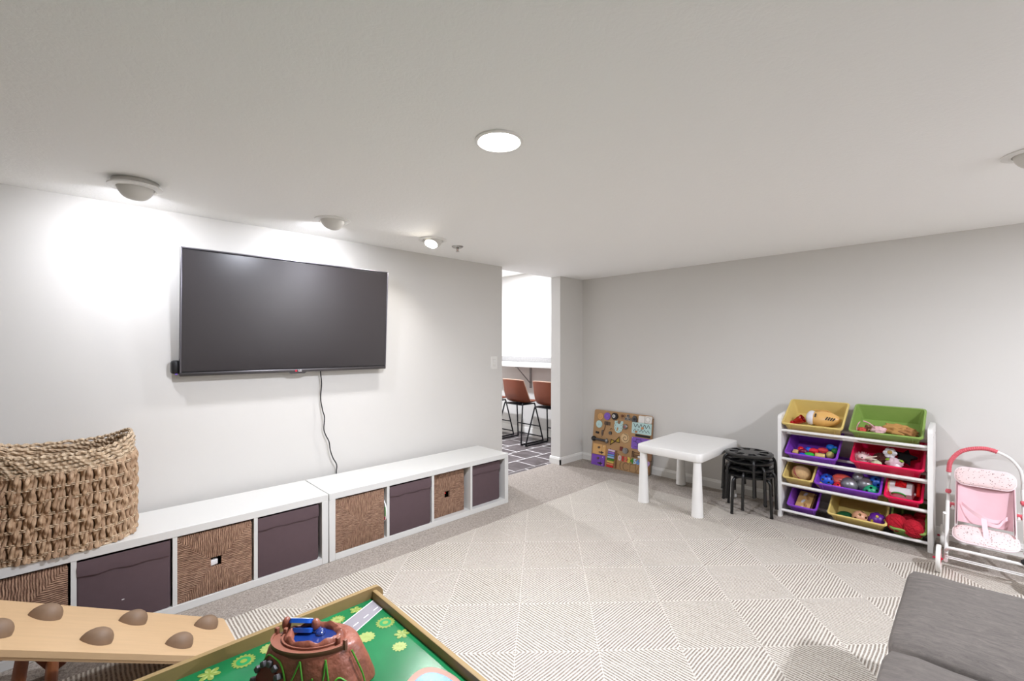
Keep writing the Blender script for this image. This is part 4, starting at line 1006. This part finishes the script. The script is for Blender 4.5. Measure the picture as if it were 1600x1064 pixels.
plate('latch_hook', (370, 405), .020, .05, '#5b524b', .010, .005); line('latch_hook', [bp(372, 425), bp(366, 445), bp(360, 458)], .004, '#4a443e')
plate('black_latch', (300, 402), .038, .020, '#1c1a1a', .012, .003, 0, -.12)
disc('bell_nut', (480, 412), .018, '#57524e', .014, m=mat('#57524e', .35, .7)); line('keyring', [bp(470, 370), bp(490, 345), bp(505, 365)], .0025, '#6a5038')
# mint clock with toothed outline
x, z = bp(592, 325); pts = []
for i in range(48):
    a = 2*PI*i/48; pts.append((x + (.048 + .004*((i//2) % 2))*math.cos(a), z + (.062 + .004*((i//2) % 2))*math.sin(a)))
MB().prism(pts, 0, .008, UP).build('clock_face', mat(MINT, .5), bd); plate('clock_ear', (555, 262), .024, .03, MINT, .008, .008); plate('clock_ear', (642, 270), .024, .03, MINT, .008, .008)
plate('clock_slot', (580, 357), .018, .036, '#b08a5e', .0012, .008, .008, -.15); disc('clock_loop', (602, 262), .018, '#8a6a4a', .004, z0=.006)
for k in range(10):
    a = PI*(.12 + k*.2); disc('clock_dot', (x + .036*math.cos(a), z + .05*math.sin(a)), .0036, '#3a4a48', .001, z0=.008)
MB().sph(Vector((bp(695, 325)[0], -.012, bp(695, 325)[1])), (.026, .014, .028), 20, 12).build('bell', STL, bd); disc('bell_jewel', (692, 328), .007, '#a8182c', .003, z0=.024)
# wavy maze
q0 = (912, 352); plate('maze_plate', q0, .218, .112, MINT, .008, .008, 0, 0)
xm, zm = bp(*q0)
line('maze_groove', [(xm - .092 + .184*i/60, zm + .024 + .017*math.sin(i*2*PI/60*4.5 + 1.2)) for i in range(61)], .0026, '#1d2a2a', -.0082)
line('maze_groove', [(xm - .09 + .018*i, zm - .024 + (.013 if i % 2 else -.013)) for i in range(11)], .0026, '#1d2a2a', -.0082)
disc('maze_bead', (930, 348), .012, '#c98a58', .012, z0=.008); disc('maze_bead', (842, 395), .011, '#b0764a', .012, z0=.008)
plate('slot_strip', (925, 458), .165, .022, '#141313', .003, .003, 0, 0)
plate('maze_plate', (905, 565), .215, .118, LIL, .008, .008)
xl, zl = bp(905, 565)
line('maze_groove', [(xl - .09, zl + .016), (xl - .055, zl + .016), (xl - .055, zl + .04), (xl + .0, zl + .04), (xl + .0, zl + .02), (xl + .05, zl + .02)], .0026, '#1c1426', -.0082)
line('maze_groove', [(xl - .068, zl - .036), (xl - .035, zl - .036), (xl - .035, zl + .004), (xl - .055, zl + .004), (xl - .055, zl + .016)], .0026, '#1c1426', -.0082)
for sx in (-.098, .098):
    for sz in (-.049, .049): disc('maze_screw', (xl + sx, zl + sz), .0035, '#d8d4dc', .002, z0=.008)
# torch brush, bow tie, spiral sun
a = bp(268, 485); c = bp(445, 522)
MB().sph((a[0], -.03, a[1]), .027, 18, 12).build('brush_head', BLACK, bd); MB().tube([(a[0], -.03, a[1]), (a[0]*.5 + c[0]*.5, -.028, a[1]*.5 + c[1]*.5), (c[0], -.028, c[1])], [.010, .012, .014], 12).build('brush_handle', mat('#4a4a4e', .35, .5), bd); MB().sph((c[0], -.028, c[1]), (.018, .018, .026), 16, 10).build('brush_cap', STL, bd)
for s, q in ((-1, (510, 545)), (1, (580, 508))):
    x, z = bp(*q); xc, zc = bp(545, 528)
    line('bow_loop', [(xc, zc), (x + s*.018, z + .034), (x + s*.026, z - .026), (xc, zc)], .0042, '#2c2420', -.008); MB().prism([(xc, zc), (x + s*.018, z + .03), (x + s*.022, z - .022)][::s], 0, .005, UP).build('bow_fill', mat('#b89a3a', .45, .2), bd)
disc('sun_gear', (684, 483), .052, '#d3b487', .008, 18, .15); x, z = bp(684, 483)
line('spiral', [(x + (.004 + .0048*t)*math.cos(t*1.0), z + (.004 + .0048*t)*math.sin(t*1.0)) for t in [i*.3 for i in range(23*2 - 18)]], .0024, '#4a3018', -.0088)
# doors
def door(q, col, w, hgt, tx):
    x, z = bp(*q); d = plate('door', q, w, hgt, col, .014, .006)
    def sub(o): o.parent = d; return o
    sub(disc('door_knob', (x - tx, z + .022), .012, '#6a5440', .012, z0=.014)); sub(plate('door_bolt', (x + .03, z - .028), .058, .012, '#43382f', .006, .004, .014)); sub(plate('door_bolt', (x + .036, z - .028), .014, .022, '#2f2822', .008, .003, .014))
    sub(line('door_seam', [(x + w*.24, z + hgt/2 - .002), (x + w*.24, z - hgt/2 + .002)], .0012, '#4a3520', -.0142))
    for zz in (-.7, .7): sub(disc('door_screw', (x + w*.36, z + zz*hgt/2), .004, '#e2d8c8', .002, z0=.014))
door((330, 637), '#d9a868', .158, .108, -.0); door((312, 785), '#7d49b4', .162, .112, -.004)
# rainbow bars between two rails
for k, col in enumerate(('#d9c2dc', '#8a68c0', '#6a94d8', '#a3c4ea', '#3f8a22', '#dcc85e', '#e58a62', '#d42024')):
    x, z = bp(*[a + (b - a)*k/7 for a, b in zip((500, 655), (472, 872))]); plate('rainbow_bar', (x, z), .080, .017, col, .012, .003, 0, -.02)
for q0, q1, w in (((458, 640), (425, 870), .007), ((562, 655), (547, 895), .022)):
    a, c = bp(*q0), bp(*q1); line('bar_rail', [a, c], w/2, '#7c5636', -.006)
line('small_hook', [bp(575, 700), bp(590, 702), bp(592, 715)], .003, '#4a3a2c'); line('small_hook', [bp(476, 640), bp(478, 625)], .004, '#5a3a28')
plate('red_latch', (632, 630), .030, .042, '#6e1f1a', .012, .004); disc('silver_knob', (690, 658), .030, '#9c9a98', .018, m=STL); disc('silver_knob', (690, 658), .018, '#c0bebb', .006, m=STL, z0=.018)
line('hinge_frame', [bp(785, 665), bp(780, 745), bp(800, 745), bp(805, 670), bp(785, 665)], .005, '#5e4330', -.006); line('hinge_frame', [bp(800, 680), bp(880, 695)], .004, '#6a4c36'); line('hinge_frame', [bp(800, 715), bp(885, 725)], .004, '#6a4c36'); line('hinge_frame', [bp(795, 742), bp(880, 748)], .005, '#5e4330'); disc('white_peg', (875, 745), .012, '#e2e0dc', .010)
plate('side_pocket', (1018, 745), .05, .07, '#8a6244', .008, .004); plate('side_pocket', (1005, 672), .04, .02, '#c9c2e0', .006, .004)
# numbers
cols = ['#e6cdd2', '#c8202c', '#e2745c', '#e6d25a', '#3f8a2a', '#bcd4e6', '#6a9ad8', '#4a6ac0', '#9a78c8', '#b89ad2']
for k in range(10):
    fx = k if k <= 6 else k
    q = (608 + 42*k, 762 + 9.6*k) if k <= 6 else (608 + 252 + (k - 6)*47, 762 + 57.6 + (k - 6)*9.6)
    x, z = bp(*q); o = link('number', text_mesh(str(k), .068, .008, .003), mat(cols[k], .5), bd); o.matrix_local = Matrix.Translation((x, -.004, z)) @ UP
# outline shapes
x, z = bp(625, 862); line('shape_outline', [(x + .012 - .026*math.cos(t), z + .04*math.sin(t)) for t in [-1.2 + i*.2 for i in range(13)]], .0018, '#4a3826', -.001)
x, z = bp(690, 878); line('shape_outline', [(x + .034*math.cos(t), z + .038*math.sin(t)) for t in [.6 + i*.22 for i in range(24)]], .0018, '#4a3826', -.001)
x, z = bp(785, 902); line('shape_outline', [(x - .03, z + .036), (x + .032, z + .036), (x + .03, z - .036), (x - .032, z - .036), (x - .03, z + .036)], .0018, '#4a3826', -.001)
x, z = bp(875, 922); line('shape_outline', [(x - .036, z - .034), (x, z + .036), (x + .036, z - .034), (x - .036, z - .034)], .0018, '#4a3826', -.001)
disc('panel_screw', (1075, 222), .004, '#6a5a4a', .002)

# ------------------------------------------------------------------ doll stroller
TUBE = mat('#e4e2dd', .3, var=.01); PKP = mat('#d8606a', .4, var=.05); HOTP = mat('#d21f44', .35, var=.05)
PINKF = fabric('#e6bcc2', 350, .2, .05, 20)
def spots():
    m = NT('spotted_pink'); v = m.coord(); vo = m.node('ShaderNodeTexVoronoi'); vo.inputs['Scale'].default_value = 80
    m.l.new(m.scaled(v, (1, 1, 1.6)), vo.inputs['Vector']); f = m.rng(vo.outputs['Distance'], .17, .25)
    m.base(m.mix(f, hexc('#5a4440'), m.mix(m.noise(v, 30), hexc('#e3c4c2'), hexc('#edd6d2'))), .9); return m.m
SPOT = spots()
SCX = .033; st = thing('doll_stroller', 'pink and white doll stroller with spotted seat against the back wall', 'doll stroller', (SCX, 3.75, .005))
def P(x, y, z): return Vector((x, y - 3.75, z))
hw = .155
arch_pts = [P(-hw, 3.985, .43), P(-hw, 3.99, .50), P(-hw + .012, 3.992, .555), P(-.10, 3.993, .615), P(-.03, 3.993, .645), P(.03, 3.993, .645), P(.10, 3.993, .612), P(hw - .012, 3.992, .552), P(hw, 3.99, .49), P(hw, 3.985, .43)]
ap = smooth_pts(arch_pts, 6)
MB().tube(ap, .0085, 10).build('handle', TUBE, st)
gp = [p for p in ap if p.x < .062 and (p.z > .47 or p.x > -.1)]
fine = smooth_pts(gp, 5); MB().tube(fine, [.0112 + .0022*((i//2) % 2) for i in range(len(fine))], 12).build('grip', PKP, st, ang=60)
for s in (-1, 1):
    x = s*hw
    MB().tube([P(x, 3.985, .43), P(x, 3.90, .345), P(x, 3.80, .285)], .0085, 10).build('upper_leg', TUBE, st)
    MB().tube(smooth_pts([P(x, 3.83, .33), P(x, 3.72, .20), P(x, 3.58, .075), P(x, 3.545, .06)], 4), .0095, 10).build('front_leg', TUBE, st)
    MB().tube(smooth_pts([P(x + s*.012, 3.77, .27), P(x + s*.016, 3.86, .16), P(x + s*.016, 3.94, .075)], 4), .0085, 10).build('rear_leg', TUBE, st)
    MB().tube([P(s*.118, 3.925, .50), P(s*.118, 3.80, .29), P(s*.118, 3.74, .205)], .007, 8).build('seat_post', TUBE, st)
    MB().box(P(x, 3.90, .375), (.026, .024, .02), (.3, 0, .2*s), .005).build('lock_collar', PKP, st)
    MB().box(P(x - s*.02, 3.83, .31), (.03, .016, .03), (.2, 0, 0), .004).build('hinge_block', PKP, st)
    for dx in (0, .022): MB().cyl(P(x - s*dx, 3.80, .297), P(x - s*dx, 3.865, .318), .0075, n=12).build('hinge_tube', TUBE, st)
    for y, r in ((3.51, .075), (3.955, .07)):
        xx = x - .012 if s < 0 else x + .012
        for o in (-.026,) if s < 0 else (.026,):
            w = thing_o = MB().lathe([(r*.78, -.010), (r*.96, -.010), (r, -.006), (r, .006), (r*.96, .010), (r*.78, .010), (r*.76, 0), (r*.78, -.010)], 32, m=Matrix.Translation(P(xx + o*.6, y, r)) @ Matrix.Rotation(PI/2, 4, 'Y')).build('tyre', mat('#e6e3dc', .5), st)
            MB().lathe([(.006, -.012), (.016, -.010), (r*.78, -.006), (r*.78, .006), (.016, .010), (.006, .012)], 24, m=Matrix.Translation(P(xx + o*.6, y, r)) @ Matrix.Rotation(PI/2, 4, 'Y')).build('wheel_disc', HOTP, st)
            MB().cyl(P(xx + o*.6 - .025, y, r), P(xx + o*.6 + .018, y, r), .006, n=10).build('axle_cap', HOTP, st)
MB().tube(smooth_pts([P(-hw, 3.60, .10), P(-hw + .01, 3.56, .125), P(-hw + .035, 3.55, .135), P(hw - .035, 3.55, .135), P(hw - .01, 3.56, .125), P(hw, 3.60, .10)], 4), .0085, 10).build('foot_bar', TUBE, st)
for y, z in ((3.545, .078), (3.56, .082), (3.93, .09), (3.945, .1)): MB().cyl(P(-hw, y, z), P(hw, y, z), .0035, n=8).build('rod', TUBE, st)
MB().sph(P(hw - .008, 3.55, .150), (.02, .016, .018), 14, 10).build('footrest_cap', BLACK, st)
def sheet(name, prof, w0, w1, m, thick=.006, bow=.0, nx=14):
    rings_a, rings_b = [], []
    k = len(prof)
    for j, (y, z) in enumerate(prof):
        w = w0 + (w1 - w0)*j/(k - 1); ra = []; rb = []
        for i in range(nx + 1):
            s = -1 + 2*i/nx; d = bow*(1 - s*s) + .0025*math.sin(5*s + j*.8)
            ra.append(P(s*w, y + d, z - d*.3)); rb.append(P(s*w, y + d + thick, z - d*.3 - thick*.4))
        rings_a.append(ra); rings_b.append(rb)
    b = MB(); b.loft(rings_a, closed=False); b.loft(rings_b, closed=False)
    for e in ((rings_a[0], rings_b[0]), (rings_a[-1], rings_b[-1]), ([r[0] for r in rings_a], [r[0] for r in rings_b]), ([r[-1] for r in rings_a], [r[-1] for r in rings_b])): b.loft(list(e), closed=False)
    return b.build(name, m, st, ang=70)
sheet('seat_back', smooth_pts([(3.905, .52, 0), (3.87, .43, 0), (3.82, .32, 0), (3.775, .235, 0)], 4) and [(3.905 - .13*t, .52 - .285*t) for t in [i/8 for i in range(9)]], .118, .112, PINKF, .006, .022)
for s in (-1, 1):
    b = MB(); a = [P(s*.118, 3.905 - .13*t, .50 - .265*t) for t in [i/6 for i in range(7)]]; c = [P(s*.112, 3.88 - .20*t, .49 - .27*t - .02*math.sin(PI*t)) for t in [i/6 for i in range(7)]]
    b.loft([a, c], closed=False); b.loft([[p + Vector((s*.004, 0, 0)) for p in a], [p + Vector((s*.004, 0, 0)) for p in c]], closed=False); b.build('side_panel', PINKF, st)
def pad(name, ctr, w, h, th, tilt, m, rim):
    mt_ = Matrix.Translation(ctr) @ Matrix.Rotation(tilt, 4, 'X'); o = rrect(2*w, h, min(w, h)*.42, 7)
    sc = lambda g, z: [mt_ @ Vector((x, y, z)) for x, y in rrect(2*w - 2*g, h - 2*g, min(w, h)*.42 - g*.8, 7)]
    MB().loft([sc(.004, -th/2), sc(0, 0), sc(.003, th/2), sc(.015, th*.72), sc(.030, th*.8)]).build(name, m, st, ang=60)
    MB().tube([mt_ @ Vector((x, y, 0)) for x, y in o], .0042, 6, True).build('piping', rim, st)
RIMP = mat('#ead6d8', .8)
pad('headrest', P(0, 3.878, .488), .125, .105, .016, PI/2 - .42, SPOT, RIMP)
pad('seat_pad', P(0, 3.665, .198), .128, .155, .018, .34, SPOT, RIMP)
def strap(pts, w=.011):
    pts = smooth_pts(pts, 5); MB().loft([[p + Vector((-w, 0, 0)) for p in pts], [p + Vector((w, 0, 0)) for p in pts]], closed=False).build('strap', mat('#eec9cf', .7), st)
def strap_h(pts, w=.010):
    pts = smooth_pts(pts, 5); MB().loft([[p + Vector((0, 0, -w)) for p in pts], [p + Vector((0, .004, w)) for p in pts]], closed=False).build('strap', mat('#eec9cf', .7), st)
strap([P(.008, 3.60, .168), P(.004, 3.65, .212), P(.0, 3.70, .245), P(-.004, 3.745, .285)])
strap_h([P(-.095, 3.81, .335), P(-.05, 3.77, .305), P(0, 3.742, .285), P(.05, 3.755, .278), P(.09, 3.78, .30)])
strap_h([P(.01, 3.735, .262), P(.05, 3.735, .258), P(.07, 3.745, .285), P(.085, 3.79, .30)])
